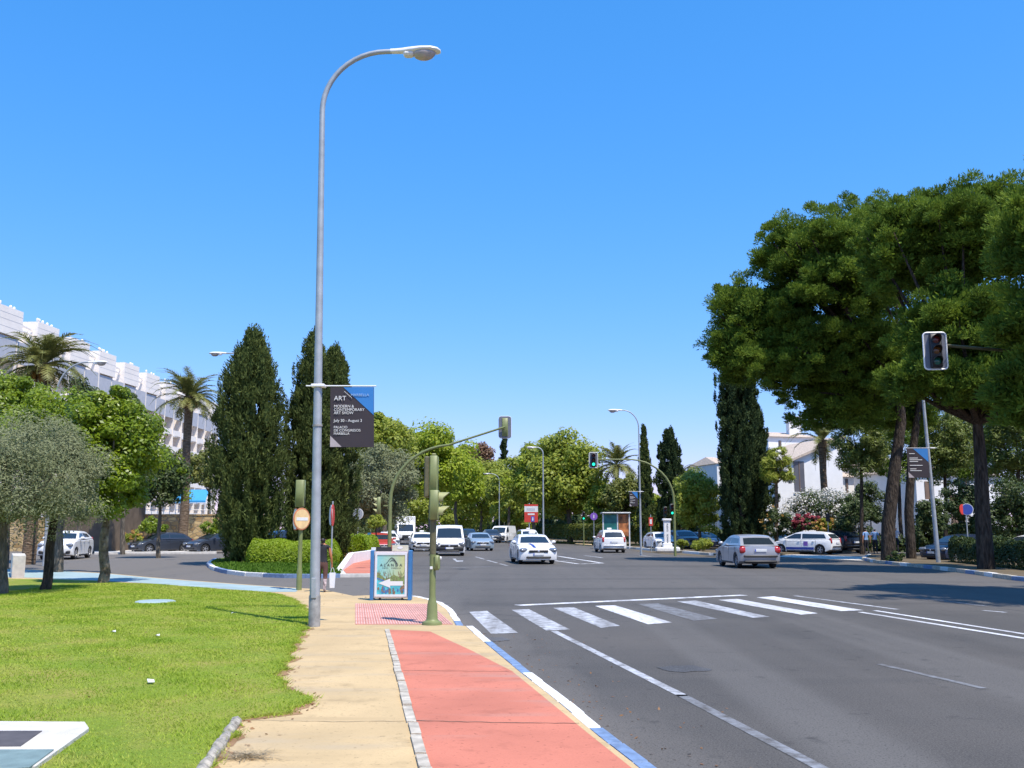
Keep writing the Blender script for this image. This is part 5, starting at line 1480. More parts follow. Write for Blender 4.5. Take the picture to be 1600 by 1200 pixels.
def sign_post(label, px, Y, foot_y, top_y, cat='sign', r=.03):
    b = P(px, 825, Y); t = empty('road_sign', (b.x, Y, .1), 0, label, cat)
    MB().tube([(0, 0, -.1), (0, 0, P(px, top_y, Y).z - .1)], r, 8).build('post', M['galv'], t)
    return t, (lambda py: P(px, py, Y).z - .1)
def disc(parent, r, loc, rz, face, rim='sign_grey', name='disc'):
    o = MB().lathe([(.0, .01), (r, .01), (r, -.01)], 26, Matrix.Rotation(math.pi / 2, 4, 'X')).build(name, M[rim], parent, loc, (0, 0, rz))
    MB().lathe([(0, .004), (r * .9, .004), (r * .9, 0)], 26, Matrix.Rotation(math.pi / 2, 4, 'X')).build('face', M[face], o, (0, -.012, 0))
    return o
t, z = sign_post('thin grey post with an edge on red sign beside the walker', 519, 38, 0, 783)
MB().lathe([(0, .01), (.42, .01), (.42, -.01), (0, -.012)], 26, Matrix.Rotation(math.pi / 2, 4, 'X')).build('disc', M['sign_red'], t, (.02, -.03, z(805)), (0, 0, 1.60))
MB().lathe([(0, .01), (.40, .01), (.40, 0)], 26, Matrix.Rotation(math.pi / 2, 4, 'X')).build('disc_back', M['sign_white'], t, (-.06, -.03, z(805)), (0, 0, -1.24))
t, z = sign_post('grey round sign seen from behind among the far cypresses', 559, 62, 0, 795)
disc(t, .36, (0, .04, z(803)), math.pi - .25, 'sign_blue', 'sign_grey'); disc(t, .36, (0, -.03, z(803)), -.25, 'sign_grey', 'sign_white')
t, z = sign_post('violet round sign on a post by the long hedge', 928, 88, 0, 799)
disc(t, .34, (0, -.04, z(807)), 0, 'sign_violet', 'sign_violet')
MB().box((0, -.062, z(807)), (.08, .006, .30)).build('symbol', M['sign_white'], t)
t, z = sign_post('small orange and white sign on a thin post by the lettered pillar', 1017, 72, 0, 804)
MB().box((0, -.04, z(815)), (.30, .02, .62)).build('panel', M['sign_red'], t); MB().box((0, -.053, z(815)), (.15, .008, .34)).build('symbol', M['sign_white'], t)
t, z = sign_post('round mirror like sign back beside the leaning pine trunk', 1387, 52, 0, 800)
disc(t, .34, (.06, -.04, z(806)), .3, 'sign_grey', 'sign_grey')
t, z = sign_post('red and blue round signs on a post beside the thick pine', 1511, 50, 0, 786)
disc(t, .30, (.05, -.04, z(796)), -.4, 'sign_blue', 'sign_white'); disc(t, .27, (-.16, .02, z(796)), .6, 'sign_red', 'sign_red')
t, z = sign_post('dark small sign board among the magenta flowers', 1294, 69, 0, 802)
MB().box((0, -.03, z(809)), (.30, .02, .55), bevel=.01).build('panel', M['trim'], t)
# red and white information sign
t, z = sign_post('red and white board with a blue symbol above the far taxi', 827, 100, 0, 786, r=.06)
for y0, y1, m_, dx in ((788, 791, 'sign_red', 0), (791, 800, 'sign_white', 0), (800, 816, 'sign_red', 0)):
    MB().box((P(830, 825, 100).x - P(827, 825, 100).x, -.08, (z(y0) + z(y1)) / 2), (P(840, 0, 100).x - P(820.5, 0, 100).x, .05, z(y0) - z(y1) - .002)).build('board', M[m_], t)
MB().box((.36, -.112, z(811)), (.34, .008, .55)).build('blue_panel', M['sign_blue'], t); MB().box((.36, -.119, z(811)), (.12, .006, .34)).build('symbol', M['sign_white'], t)
MB().box((.2, -.112, z(803.5)), (.7, .008, .16)).build('white_strip', M['sign_white'], t)
for k in range(8): MB().box((-.22 + k * .11, -.112, z(796)), (.05, .008, .26)).build('letter_stroke', M['sign_grey'], t)
# small signals on the right
for lb_, px_, Y_, py_ in (('small green lit signal on a slim post at the refuge', 912, 97, 806), ('small signal on a slim post behind the lettered pillar', 1040, 74, 800)):
    b = P(px_, 825, Y_); t = empty('traffic_light', (b.x, Y_, .1), 0, lb_, 'traffic light')
    MB().tube([(0, 0, -.1), (0, 0, P(px_, py_ + 8, Y_).z - .1)], .06, 10).build('pole', M['olive_paint'], t)
    signal_head(t, (0, -.02, P(px_, py_, Y_).z - .1), 0, 3, .85, 'green' if 'green' in lb_ else 'off')

# ---- advertising board
b = G(611, 937.5, .12); AY = b.y; s = AY / F_PX
t = empty('advertising_board', (b.x, AY, .12), 0, 'low blue framed hotel advertising board with white arrow', 'sign')
W_, H_ = 63 * s, 75 * s
MB().box((-W_ / 2 + .04, 0, H_ / 2), (.08, .30, H_), bevel=.01).build('side_post', M['board_blue'], t)
MB().box((W_ / 2 - .04, 0, H_ / 2), (.08, .30, H_), bevel=.01).build('side_post', M['board_blue'], t)
MB().box((0, 0, H_ / 2 + .015), (W_ - .165, .20, H_ - .08)).build('cabinet', M['board_pale'], t)
px0, px1, pz0, pz1 = -W_ / 2 + .15, W_ / 2 - .15, .13, H_ - .10
fr = MB()
for c_, d_ in (((0, -.11, pz0 - .02), (px1 - px0 + .08, .03, .05)), ((0, -.11, pz1 + .02), (px1 - px0 + .08, .03, .05)), ((px0 - .02, -.112, (pz0 + pz1) / 2), (.05, .03, pz1 - pz0 + .088)), ((px1 + .02, -.112, (pz0 + pz1) / 2), (.05, .03, pz1 - pz0 + .088))): fr.box(c_, d_)
fr.build('poster_frame', M['alu'], t)
pm, pn, pb = nt('poster_print')
tc = pn.nodes.new('ShaderNodeTexCoord'); sp = pn.nodes.new('ShaderNodeSeparateXYZ'); pn.links.new(tc.outputs['Object'], sp.inputs[0])
mr = pn.nodes.new('ShaderNodeMapRange'); mr.inputs[1].default_value = px0; mr.inputs[2].default_value = px1; pn.links.new(sp.outputs['X'], mr.inputs[0])
pn.links.new(mixcol(pn, mr.outputs[0], (.22, .55, .56), (.52, .52, .22)), pb.inputs['Base Color']); pb.inputs['Roughness'].default_value = .4
po = MB().box((0, -.106, (pz0 + pz1) / 2), (px1 - px0, .012, pz1 - pz0)).build('poster', pm, t)
pc = lambda u, v: (px0 + (px1 - px0) * u, pz1 - (pz1 - pz0) * v)
def flat(name, pts, m, y): 
    MB().add([(pc(u, v)[0], y, pc(u, v)[1]) for u, v in pts], [tuple(range(len(pts)))]).build(name, M[m], po)
rr = random.Random(4)
flat('print_sea', [(0, .56), (0, .99), (.99, .99), (.99, .80), (.6, .72), (.25, .62)][::-1][::-1], 'ink_teal', -.1135)
flat('print_shore', [(0, .55), (0, .60), (.3, .70), (.6, .66), (.99, .74), (.99, .52), (.9, .56), (.75, .55), (.6, .50), (.45, .58), (.3, .60), (.12, .50), (.03, .42)], 'ink_green', -.1145)
for k in range(46):
    u, v = rr.uniform(.02, .97), rr.uniform(.48, .66)
    flat('print_blade', [(u - .012, v), (u + .012, v), (u + rr.uniform(-.09, .09), v - rr.uniform(.06, .16))], rr.choice(('ink_green', 'ink_brown')), -.1152 - k * .00002)
for k in range(30):
    u, v, w_ = rr.uniform(.04, .92), rr.uniform(.80, .95), rr.uniform(.02, .07)
    flat('print_rock', [(u, v + w_), (u + w_, v + w_ * .7), (u + w_ * 1.2, v - w_ * .3), (u + w_ * .3, v - w_ * .9), (u - w_ * .4, v)], rr.choice(('ink_brown', 'ink_brown', 'ink_blue')), -.1152 - k * .00002)
flat('print_shoreline', [(0, .57), (.0, .60), (.28, .68), (.30, .655)], 'ink_blue', -.1165)
flat('arrow', [(.06, .715), (.48, .60), (.48, .665), (.93, .665), (.93, .775), (.48, .775), (.48, .83)], 'letter_white', -.118)
mb = MB()
ec = pc(.52, .17)
mb.tube([(ec[0] - .15, -.118, ec[1] - .07), (ec[0] - .10, -.118, ec[1] - .02), (ec[0] - .04, -.118, ec[1] + .06), (ec[0], -.118, ec[1] + .09), (ec[0] + .05, -.118, ec[1] + .06), (ec[0] + .13, -.118, ec[1] - .06)], [.003, .005, .006, .008, .012, .016], 6)
mb.tube([(ec[0] - .05, -.118, ec[1] - .01), (ec[0], -.118, ec[1] + .03), (ec[0] + .06, -.118, ec[1] + .02), (ec[0] + .1, -.118, ec[1] - .03)], [.003, .006, .006, .003], 6)
mb.build('emblem', M['ink'], po)
text_mesh('A L A N D A', .085, 'ink', po, (pc(.5, .3)[0], -.117, pc(.5, .29)[1]), FRONT, align='CENTER', sx=1.12)
text_mesh('H O T E L', .034, 'ink', po, (pc(.30, .34)[0], -.117, pc(.5, .345)[1]), FRONT, align='CENTER', sx=.95)
text_mesh('M A R B E L L A', .034, 'ink', po, (pc(.68, .34)[0], -.117, pc(.5, .345)[1]), FRONT, align='CENTER', sx=.95)
hd_ = MB().box((W_ * .20, .02, H_ + .045), (W_ * .40, .06, .13), bevel=.008).build('header_plate', M['tan'] if False else M['board_cream'] if 'board_cream' in M else M.setdefault('board_cream', mat('board_cream', (.60, .56, .42), .6, var=.08)), t)
ovm = MB().lathe([(0, .004), (.05, .004), (.05, 0)], 20, Matrix.Rotation(math.pi / 2, 4, 'X')).build('header_oval', M['letter_white'], hd_, (W_ * .20, -.013, H_ + .06)); ovm.scale = (1.3, 1, .6)
MB().box((-W_ * .20, .02, H_ + .025), (W_ * .36, .06, .10)).build('header_box', M['trim'], t)
MB().box((-W_ * .45, .02, H_ + .03), (.10, .08, .07)).build('header_clip', M['sign_white'], t)
for x in (-.26, .26): MB().box((x, 0, .02), (.04, .10, .06)).build('foot', M['trim'], t)

# ---- bus shelter, lettered pillar, distant advertising panel
b = P(963, 825, 84); t = empty('bus_shelter', (b.x, 84, .1), 0, 'bus shelter with green and orange advertising panels', 'shelter')
z = lambda py: P(963, py, 84).z - .1
xx = lambda px: P(px, 825, 84).x - b.x
MB().box((xx(963), .5, z(801.5)), (xx(986) - xx(941), 1.7, .12), bevel=.03).build('roof', M['galv'], t)
for px_ in (942.5, 965, 983.5): MB().box((xx(px_), 0, z(802) / 2 - .05), (.10, .10, z(802) + .05)).build('post', M['alu'], t)
MB().box((xx(954), .02, (z(804) + z(836)) / 2), (xx(964) - xx(944), .08, z(804) - z(836))).build('green_panel', M.setdefault('poster_green', mat('poster_green', (.02, .16, .15), .4, var=.5, scale=1.4)), t)
MB().box((xx(974.5), .02, (z(804) + z(838)) / 2), (xx(982) - xx(967), .08, z(804) - z(838))).build('orange_panel', M.setdefault('poster_orange', mat('poster_orange', (.42, .15, .05), .5, var=.9, scale=1.8)), t)
b = P(1042, 825, 70); t = empty('lettered_pillar', (b.x, 70, 0), -.05, 'slim white pillar with vertical lettering on a stone plinth', 'pillar')
zp = lambda py: P(1042, py, 70).z
MB().box((0, 0, .25), (1.7, 1.1, .34), bevel=.08).build('plinth', M['kerb_white'], t)
MB().box((0, 0, zp(855) + .05), (.66, .6, .5), bevel=.05).build('pedestal', M['white_wall'], t)
MB().box((-.0, 0, (zp(814) + zp(856)) / 2), (.46, .42, zp(814) - zp(856)), bevel=.02).build('shaft', M['white_wall'], t)
MB().box((-.0, 0, zp(812)), (.62, .56, .15), bevel=.03).build('cap', M['white_wall'], t)
for w_, dz_ in (('PUENTE', .68), ('ROMANO', -.08)): text_mesh(w_, .17, 'ink', t, (-.05, -.216, (zp(816) + zp(850)) / 2 + dz_), (math.pi / 2, math.pi / 2, 0), sx=.95)
b = P(563, 825, 56); t = empty('poster_stand', (b.x, 56, .1), 0, 'distant double advertising panel with blue side behind the hedge', 'sign')
sx_ = 56 / F_PX
MB().box((0, 0, .75), (24 * sx_, .2, 1.1)).build('panel', M['sign_white'], t); MB().box((.05, -.11, .85), (18 * sx_, .02, .8)).build('poster', M.setdefault('poster_brown', mat('poster_brown', (.36, .22, .14), .5, var=.8, scale=4)), t)
MB().box((14 * sx_, .02, .75), (.16, .3, 1.3)).build('side', M['board_blue'], t)
for x in (-.35, .35): MB().box((x, 0, .1), (.06, .1, .3)).build('foot', M['trim'], t)

# ================================================================== VEHICLES (local x forward, y left, z up)
tyre_me = MB().lathe([(.60, -.30), (.92, -.31), (.99, -.24), (1.0, 0), (.99, .24), (.92, .31), (.62, .30), (.60, -.30)], 22, Matrix.Rotation(math.pi / 2, 4, 'X'), caps=False).mesh('tyre', M['tyre'], 40)
def rim_mesh(mk):
    mb = MB()
    R = Matrix.Rotation(math.pi / 2, 4, 'X')
    mb.lathe([(.66, -.27), (.66, .27), (.58, .28), (.56, .12)], 20, R, caps=False)
    mb.lathe([(.56, -.18), (.56, .10), (.0, .10)], 18, R, mi=1)
    for k in range(5):
        a = k / 5 * 6.283
        mb.box((math.cos(a) * .33, -.23, math.sin(a) * .33), (.50, .06, .13), ry=-a)
    mb.lathe([(.13, .18), (.13, .28), (0, .29)], 10, R)
    return mb.mesh('rim', [M[mk], M['trim']], 40)
RIM = rim_mesh('rim')

SPECS = {
 'saloon': dict(L=4.80, W=1.86, wb=2.84, wr=.335, low=[(-2.36, .30), (-2.40, .58), (-2.34, .97), (-1.80, 1.04), (0, .97), (1.00, 1.00), (1.7, .92), (2.16, .80), (2.36, .66), (2.40, .46), (2.34, .22)],
                cab=[(1.12, .97), (.34, 1.37), (.1, 1.43), (-.3, 1.465), (-.75, 1.455), (-1.15, 1.39), (-2.00, 1.01)], B=-.25, belt=1.0),
 'hatch': dict(L=4.26, W=1.78, wb=2.60, wr=.325, low=[(-2.06, .32), (-2.13, .58), (-2.08, .95), (-1.9, 1.0), (0, .96), (.95, .99), (1.55, .90), (1.92, .78), (2.09, .64), (2.13, .44), (2.06, .22)],
               cab=[(1.10, .96), (.40, 1.35), (.15, 1.42), (-.25, 1.46), (-.8, 1.455), (-1.2, 1.42), (-1.42, 1.36), (-1.98, .98)], B=-.22, belt=.99),
 'mpv': dict(L=4.50, W=1.82, wb=2.75, wr=.33, low=[(-2.20, .32), (-2.25, .58), (-2.20, 1.0), (-2.0, 1.06), (0, 1.0), (1.15, 1.03), (1.75, .92), (2.06, .80), (2.21, .66), (2.25, .45), (2.18, .22)],
             cab=[(1.42, .98), (.46, 1.52), (.15, 1.60), (-.4, 1.65), (-1.2, 1.65), (-1.6, 1.61), (-1.78, 1.54), (-2.14, 1.03)], B=-.1, belt=1.03),
 'wagon': dict(L=4.62, W=1.78, wb=2.78, wr=.325, low=[(-2.25, .34), (-2.31, .58), (-2.24, .98), (-2.05, 1.04), (0, .98), (1.15, 1.0), (1.75, .88), (2.12, .76), (2.27, .62), (2.31, .44), (2.24, .2)],
               cab=[(1.55, .95), (.36, 1.47), (.05, 1.54), (-.4, 1.57), (-1.1, 1.55), (-1.6, 1.49), (-1.8, 1.42), (-2.20, 1.02)], B=-.1, belt=1.02),
 'suv': dict(L=4.67, W=1.90, wb=2.81, wr=.37, low=[(-2.28, .42), (-2.33, .70), (-2.26, 1.10), (-2.05, 1.16), (0, 1.10), (1.0, 1.12), (1.7, 1.06), (2.14, .94), (2.30, .78), (2.33, .55), (2.26, .28)],
             cab=[(1.10, 1.10), (.42, 1.51), (.15, 1.58), (-.25, 1.62), (-.75, 1.61), (-1.15, 1.55), (-2.12, 1.15)], B=-.2, belt=1.13),
 'van': dict(L=5.0, W=1.98, wb=2.95, wr=.34, low=[(-2.45, .36), (-2.50, .62), (-2.48, 1.12), (-2.3, 1.16), (0, 1.14), (1.70, 1.18), (2.1, 1.06), (2.40, .90), (2.48, .66), (2.50, .44), (2.42, .22)],
             cab=[(1.98, 1.10), (1.22, 1.83), (1.0, 1.92), (.6, 1.97), (-2.2, 1.98), (-2.36, 1.92), (-2.47, 1.14)], B=.55, belt=1.16),
}
def vehicle(name, label, kind, paint, loc, head, group, taxi=False, stripe=False, side_stripe=False, dark_bumper=False, tail=False, sc=1.0, seed=0, plates=True, fog=False, panel=False, body_name='body'):
    """loc = point under the middle of the car, head = (x, y) the way it faces"""
    S = SPECS[kind]; L, W, wb, wr = S['L'], S['W'], S['wb'], S['wr']
    t = empty(name, loc, math.atan2(head[1], head[0]), label, 'van' if kind == 'van' else 'car', group)
    t.scale = (sc, sc, sc)
    hw = W / 2
    # lower body profile with wheel arches
    prof = list(S['low'])
    sill = .20
    ra = wr + .065
    bot = []
    xf, xr = wb / 2 + .02, -wb / 2
    for cx in (xf, xr):
        ah = math.asin(min(.95, (wr - sill) / ra)) if wr > sill else 0
        for i in range(9):
            a = -ah + (math.pi + 2 * ah) * i / 8
            bot.append((cx + ra * math.cos(a), wr + ra * math.sin(a)))
    loop = prof + bot
    ts = [-1, -.97, -.80, -.4, 0, .4, .80, .97, 1]
    def at(x, z, q):
        a = abs(q)
        endp = 1 - .055 * a ** 3
        zz = z - (.05 * a ** 4 if z > .75 else 0)
        k = 1.0
        if a > .985: k = .985; zz = z - (.07 if z > .75 else 0)
        return Vector((x * endp * k if abs(x) > wb / 2 + .5 else x, hw * q * (1 - .03 * max(0, (z - .6))) , zz))
    n = len(loop); vs, fs = [], []
    for q in ts: vs += [at(x, z, q) for x, z in loop]
    for i in range(len(ts) - 1):
        for k in range(n):
            j = (k + 1) % n
            fs.append((i * n + k, i * n + j, (i + 1) * n + j, (i + 1) * n + k))
    fs.append(tuple(range(n))); fs.append(tuple(reversed(range((len(ts) - 1) * n, len(ts) * n))))
    mb = MB().add(vs, fs)
    # cabin
    cab = S['cab']; zb = min(cab[0][1], cab[-1][1]); zr = max(z for x, z in cab)
    def cw(z): return hw - .045 - (.20 if kind != 'van' else .12) * max(0, (z - zb)) / (zr - zb)
    def cp(x, z, q, off=0.0): return Vector((x, q * (cw(z) + off), z - (.035 * q * q if z > zb + .1 else 0)))
    cts = [-1, -.9, -.5, 0, .5, .9, 1]
    n2 = len(cab); vs, fs = [], []
    for q in cts: vs += [cp(x, z, q) for x, z in cab]
    for i in range(len(cts) - 1):
        for k in range(n2 - 1): fs.append((i * n2 + k, i * n2 + k + 1, (i + 1) * n2 + k + 1, (i + 1) * n2 + k))
    fs.append(tuple(range(n2))); fs.append(tuple(reversed(range((len(cts) - 1) * n2, len(cts) * n2))))
    mb.add(vs, fs)
    me = mb.mesh('body', M['car_' + paint], 38)
    bm = bmesh.new(); bm.from_mesh(me); bmesh.ops.recalc_face_normals(bm, faces=bm.faces); bm.to_mesh(me); bm.free()
    me.set_sharp_from_angle(angle=math.radians(38))
    body = link('body', me, t)
    # glass
    def screen(p0, p1, nm, a=.08, b=.90, wq=.86):
        (x0, z0), (x1, z1) = p0, p1
        nrm_ = Vector((z1 - z0, 0, -(x1 - x0))).normalized()
        if nrm_.z < 0: nrm_ = -nrm_
        vs = []
        for f in (a, b):
            x, z = x0 + (x1 - x0) * f, z0 + (z1 - z0) * f
            for q in (-wq, -wq / 2, 0, wq / 2, wq):
                v = Vector((x, q * cw(z), z - .035 * q * q * f)) + nrm_ * .014
                vs.append(v)
        fs = [(i, i + 1, 6 + i, 5 + i) for i in range(4)]
        me_ = MB().add(vs, fs)
        if ((vs[1] - vs[0]).cross(vs[5] - vs[0])).dot(nrm_) < 0: me_.f = [tuple(reversed(f)) for f in me_.f]
        return me_.build(nm, M['glass'], t, smooth=60)
    screen(cab[0], cab[1], 'windscreen', .14 if kind != 'van' else .05)
    if not panel: screen(cab[-1], cab[-2], 'rear_window', .12, .86, .82)
    def xa(z):
        (x0, z0), (x1, z1) = cab[0], cab[1]; return x0 + (x1 - x0) * (z - z0) / (z1 - z0)
    def xc(z):
        (x0, z0), (x1, z1) = cab[-1], cab[-2]; return x0 + (x1 - x0) * (z - z0) / (z1 - z0)
    zl, zh = S['belt'] + .05, min(cab[1][1], cab[-2][1]) - .015
    zlow = zl if kind != 'van' else zl + .1
    for sg in (-1, 1):
        def win(pts, nm):
            vs = [Vector((x, sg * (cw(z) + .008), z - .03)) for x, z in pts]
            f = tuple(range(len(vs))) if sg < 0 else tuple(reversed(range(len(vs))))
            MB().add(vs, [f]).build(nm, M['glass'], t)
        B = S['B']
        win([(B + .04, zlow), (xa(zlow) - .14, zlow), (xa(zh) - .10, zh), (B + .04, zh + .01)], 'front_side_window')
        if kind != 'van':
            mid_x = xc(zl) + .30
            win([(mid_x, zl + .02), (B - .04, zlow), (B - .04, zh + .01), (xc(zh) + .14, zh - .02)], 'rear_side_window')
        elif not panel:
            win([(-.9, zlow), (B - .08, zlow), (B - .08, zh), (-.9, zh)], 'rear_side_window'); win([(-2.2, zlow), (-1.0, zlow), (-1.0, zh), (-2.2, zh)], 'rear_side_window')
        # mirror, handles, seam, sill strip
        mz = S['belt'] + .07
        mr_ = MB().box((0, 0, 0), (.13, .22, .15), bevel=.045).build('wing_mirror', M['car_' + paint] if not dark_bumper else M['trim'], t, (xa(mz) - .25, sg * (hw + .09), mz), smooth=50)
        for hx_ in (B + .16, B - .85):
            if kind == 'van' and hx_ < 0: continue
            MB().box((0, 0, 0), (.18, .03, .03), bevel=.01).build('door_handle', M['car_' + paint], t, (hx_, sg * (hw + .008), S['belt'] - .14))
        for sx_ in ((B, xa(zl) - .28, B - 1.02) if kind != 'van' else (B, xa(zl) - .3)):
            MB().box((0, 0, 0), (.012, .008, S['belt'] - .36)).build('door_seam', M['trim'], t, (sx_, sg * (hw - .002), S['belt'] / 2 + .12))
        MB().box((0, 0, 0), (wb - ra * 2 - .06, .03, .09), bevel=.01).build('sill_trim', M['trim'], t, (0, sg * (hw - .004), .235))
        if side_stripe: MB().box((0, 0, 0), (wb - ra * 2 - .02, .012, .17)).build('blue_band', M['taxi_blue'], t, (.0, sg * (hw + .006), .40)); MB().box((0, 0, 0), (.30, .012, .30)).build('door_crest', M['sign_violet'], t, (-.42, sg * (hw + .006), .72))
    # front end: noses taper, so details follow at()
    front_x = max(x for x, z in S['low'])
    hz = [z for x, z in S['low'] if x > front_x - .3]
    nose = S['low'][-4]; hood = S['low'][-5] if len(S['low']) > 9 else S['low'][-4]
    zlamp = (nose[1] + hood[1]) / 2 + .0
    dz = S['low'][8][1]
    for sg in (-1, 1):
        f = at(front_x - .07, dz, .78 * sg)
        MB().box((0, 0, 0), (.24, .40, .16 if kind != 'van' else .30), bevel=.05).build('headlight', M['headlight'], t, (f.x - .035, f.y, dz + .035), (0, .3, -.32 * sg), smooth=50)
        if fog: MB().box((0, 0, 0), (.10, .30, .17), bevel=.04).build('lower_intake', M['trim'], t, (at(front_x, .4, .76 * sg).x - .03, .74 * sg * hw, .42), (0, 0, -.3 * sg), smooth=50)
        r_ = at(min(x for x, z in S['low']) + .05, S['belt'] - .16, .84 * sg)
        if kind == 'van' or kind in ('mpv', 'wagon', 'suv'): MB().box((0, 0, 0), (.16, .22, .40), bevel=.05).build('tail_light', M['taillight'], t, (r_.x + .055, r_.y * .985, S['belt'] - .10), (0, .12, .30 * sg), smooth=50)
        else: MB().box((0, 0, 0), (.22, .38, .36), bevel=.09).build('tail_light', M['taillight'], t, (r_.x + .055, r_.y * .96, S['belt'] - .20), (0, .1, .35 * sg), smooth=50)
    gw = .95 if kind != 'van' else 1.15
    MB().box((0, 0, 0), (.08, gw, .13 if kind != 'van' else .20), bevel=.03).build('grille', M['trim'], t, (front_x - .03, 0, dz - .03), (0, .12, 0), smooth=40)
    MB().box((0, 0, 0), (.06, gw, .02), bevel=.006).build('grille_trim', M['chrome'], t, (front_x + .0, 0, dz + .04))
    MB().lathe([(.055, 0), (.055, .015), (0, .02)], 14, Matrix.Rotation(math.pi / 2, 4, 'Y')).build('badge', M['chrome'], t, (front_x + .012, 0, dz - .02))
    MB().box((0, 0, 0), (.08, W * .66, .10), bevel=.03).build('bumper_intake', M['trim'], t, (front_x - .02, 0, .34), smooth=40)
    if dark_bumper:
        MB().box((0, 0, 0), (.16, W * .93, .30), bevel=.06).build('front_bumper', M['trim'], t, (front_x - .07, 0, .47), smooth=50)
    rear_x = min(x for x, z in S['low'])
    MB().box((0, 0, 0), (.08, W * .84, .09), bevel=.03).build('rear_bumper_strip', M['trim' if tail else 'car_' + paint], t, (rear_x + .025, 0, .53), smooth=40)
    MB().box((0, 0, 0), (.08, W * .8, .10), bevel=.03).build('rear_valance', M['trim'], t, (rear_x + .06, 0, .30), smooth=40)
    if plates:
        for x_, z_ in ((front_x + .012 + (.012 if dark_bumper else 0), .50), (rear_x + (-.014 if kind in ('hatch', 'saloon') else -.006), .78 if not panel else .62)):
            pl = MB().box((0, 0, 0), (.02, .52, .115), bevel=.006).build('number_plate', M['plate'], t, (x_, 0, z_), (0, 0, 0))
            MB().box((0, 0, 0), (.006, .045, .11)).build('plate_band', M['sign_blue'], pl, (.011 if x_ > 0 else -.011, -.235 if x_ > 0 else .235, 0))
    for x_ in (xf, xr):
        for sg in (-1, 1):
            w = link('wheel', tyre_me, t, (x_, sg * (hw - .13), wr), (0, 0, 0 if sg < 0 else math.pi)); w.scale = (wr, wr * .95, wr)
            link('rim', RIM, w)
    MB().box((0, 0, 0), (L * .86, W * .62, .10)).build('underbody', M['trim'], t, (0, 0, .25))
    if taxi:
        zt_ = zr + .02
        MB().box((0, 0, 0), (.14, .34, .12), bevel=.03).build('roof_sign', M['sign_white'], t, (.05, 0, zt_ + .05)); MB().box((0, 0, 0), (.05, .08, .06)).build('roof_lamp', M['green_off'], t, (.05, .22, zt_ + .04))
    if stripe:
        vs = []
        hs = [p for p in S['low'] if .9 <= p[0] <= 2.2]
        for i, (x, z) in enumerate(hs):
            for y in (-.34 + .06 * i, -.20 + .06 * i): vs.append((x, y, z + .012))
        MB().add(vs, [(i * 2, i * 2 + 2, i * 2 + 3, i * 2 + 1) for i in range(len(hs) - 1)]).build('bonnet_stripe', M['taxi_blue'], t)
    return t

def V_at(px, Y): p = P(px, 825, Y); return (p.x, Y, 0.0)
AVE = (.16, -1.0); AWAY = (-.16, 1.0)
gq = 'oncoming vehicles on the avenue'; ga = 'vehicles driving away on the right half'; gp = 'cars parked behind the right verge'; gl_ = 'vehicles on the left side road'
vehicle('taxi_car', 'white taxi saloon with blue bonnet stripe nearest to us', 'saloon', 'white', V_at(831, 50.2), (.12, -1), gq, taxi=True, stripe=True)
vehicle('delivery_van', 'white van with dark bumper coming towards the crossing', 'van', 'white', V_at(702, 64.5), (.07, -1), gq, dark_bumper=True)
vehicle('saloon_car', 'silver blue saloon just right of the white van', 'saloon', 'silver_blue', V_at(749, 78), AVE, gq, sc=.97)
vehicle('small_car', 'white hatchback half hidden by the olive signal post', 'hatch', 'white', V_at(659, 76), (.16, -1), gq, fog=True, taxi=True)
vehicle('minivan', 'dark blue people carrier behind the white van', 'mpv', 'navy', V_at(729, 96), AVE, gq, sc=1.05)
vehicle('estate_car', 'dark off road car behind the silver blue saloon', 'suv', 'dark_grey', V_at(768, 118), AVE, gq)
vehicle('taxi_car', 'white taxi people carrier behind the striped taxi', 'mpv', 'white', V_at(825, 92), AVE, gq, taxi=True)
vehicle('camper_van', 'white panel van standing before the far trees, right of the dark car', 'van', 'white', V_at(786, 121), (-.30, -1), gq, panel=True, sc=1.04, dark_bumper=True)
vehicle('small_car', 'white hatchback far left behind the small citrus tree', 'hatch', 'white', V_at(606, 84), (.2, -1), gq)
vehicle('small_car', 'red hatchback behind the advertising board and citrus tree', 'hatch', 'red', V_at(591, 66), (.35, -1), gq)
vehicle('small_car', 'distant white hatchback left of the box truck', 'hatch', 'white', V_at(614, 118), AVE, gq)
vehicle('taxi_car', 'white taxi people carrier seen from behind beyond the refuge', 'mpv', 'white', V_at(952, 72), (-.05, 1), ga, taxi=True)
vehicle('hatchback_car', 'silver hatchback driving away through the pine shade', 'hatch', 'silver', V_at(1165, 45), (-.05, 1), ga, tail=True, sc=1.02)
vehicle('taxi_car', 'white taxi estate with blue side band entering the side road', 'wagon', 'white', V_at(1257, 67), (-.76, .65), ga, side_stripe=True, tail=True)
vehicle('suv_car', 'black off road car behind the banded taxi', 'suv', 'black', V_at(1306, 70.5), (-.3, 1), gp, sc=1.0)
vehicle('small_car', 'pale blue hatchback parked behind the silver car', 'hatch', 'pale_blue', V_at(1208, 78), (.2, -1), gp)
vehicle('estate_car', 'pale grey estate parked behind the lettered pillar', 'suv', 'grey', V_at(1065, 80), (.3, -1), gp)
vehicle('saloon_car', 'navy saloon parked beneath the tallest cypress', 'saloon', 'navy', V_at(1098, 81), (.5, -1), gp)
vehicle('small_car', 'white hatchback parked left of the lettered pillar', 'hatch', 'white', V_at(1031, 80), (.15, -1), gp)
vehicle('hatchback_car', 'dark car parked behind the low hedge under pines', 'hatch', 'navy', V_at(1500, 52), (-.9, -.35), gp)
vehicle('taxi_car', 'white taxi roof showing above the hedge at the right edge', 'saloon', 'white', V_at(1612, 50), (-.97, -.1), gp, taxi=True)
vehicle('suv_car', 'white coupe like off road car behind the olive trunks', 'suv', 'white', V_at(106, 57), (.16, -1), gl_, fog=True)
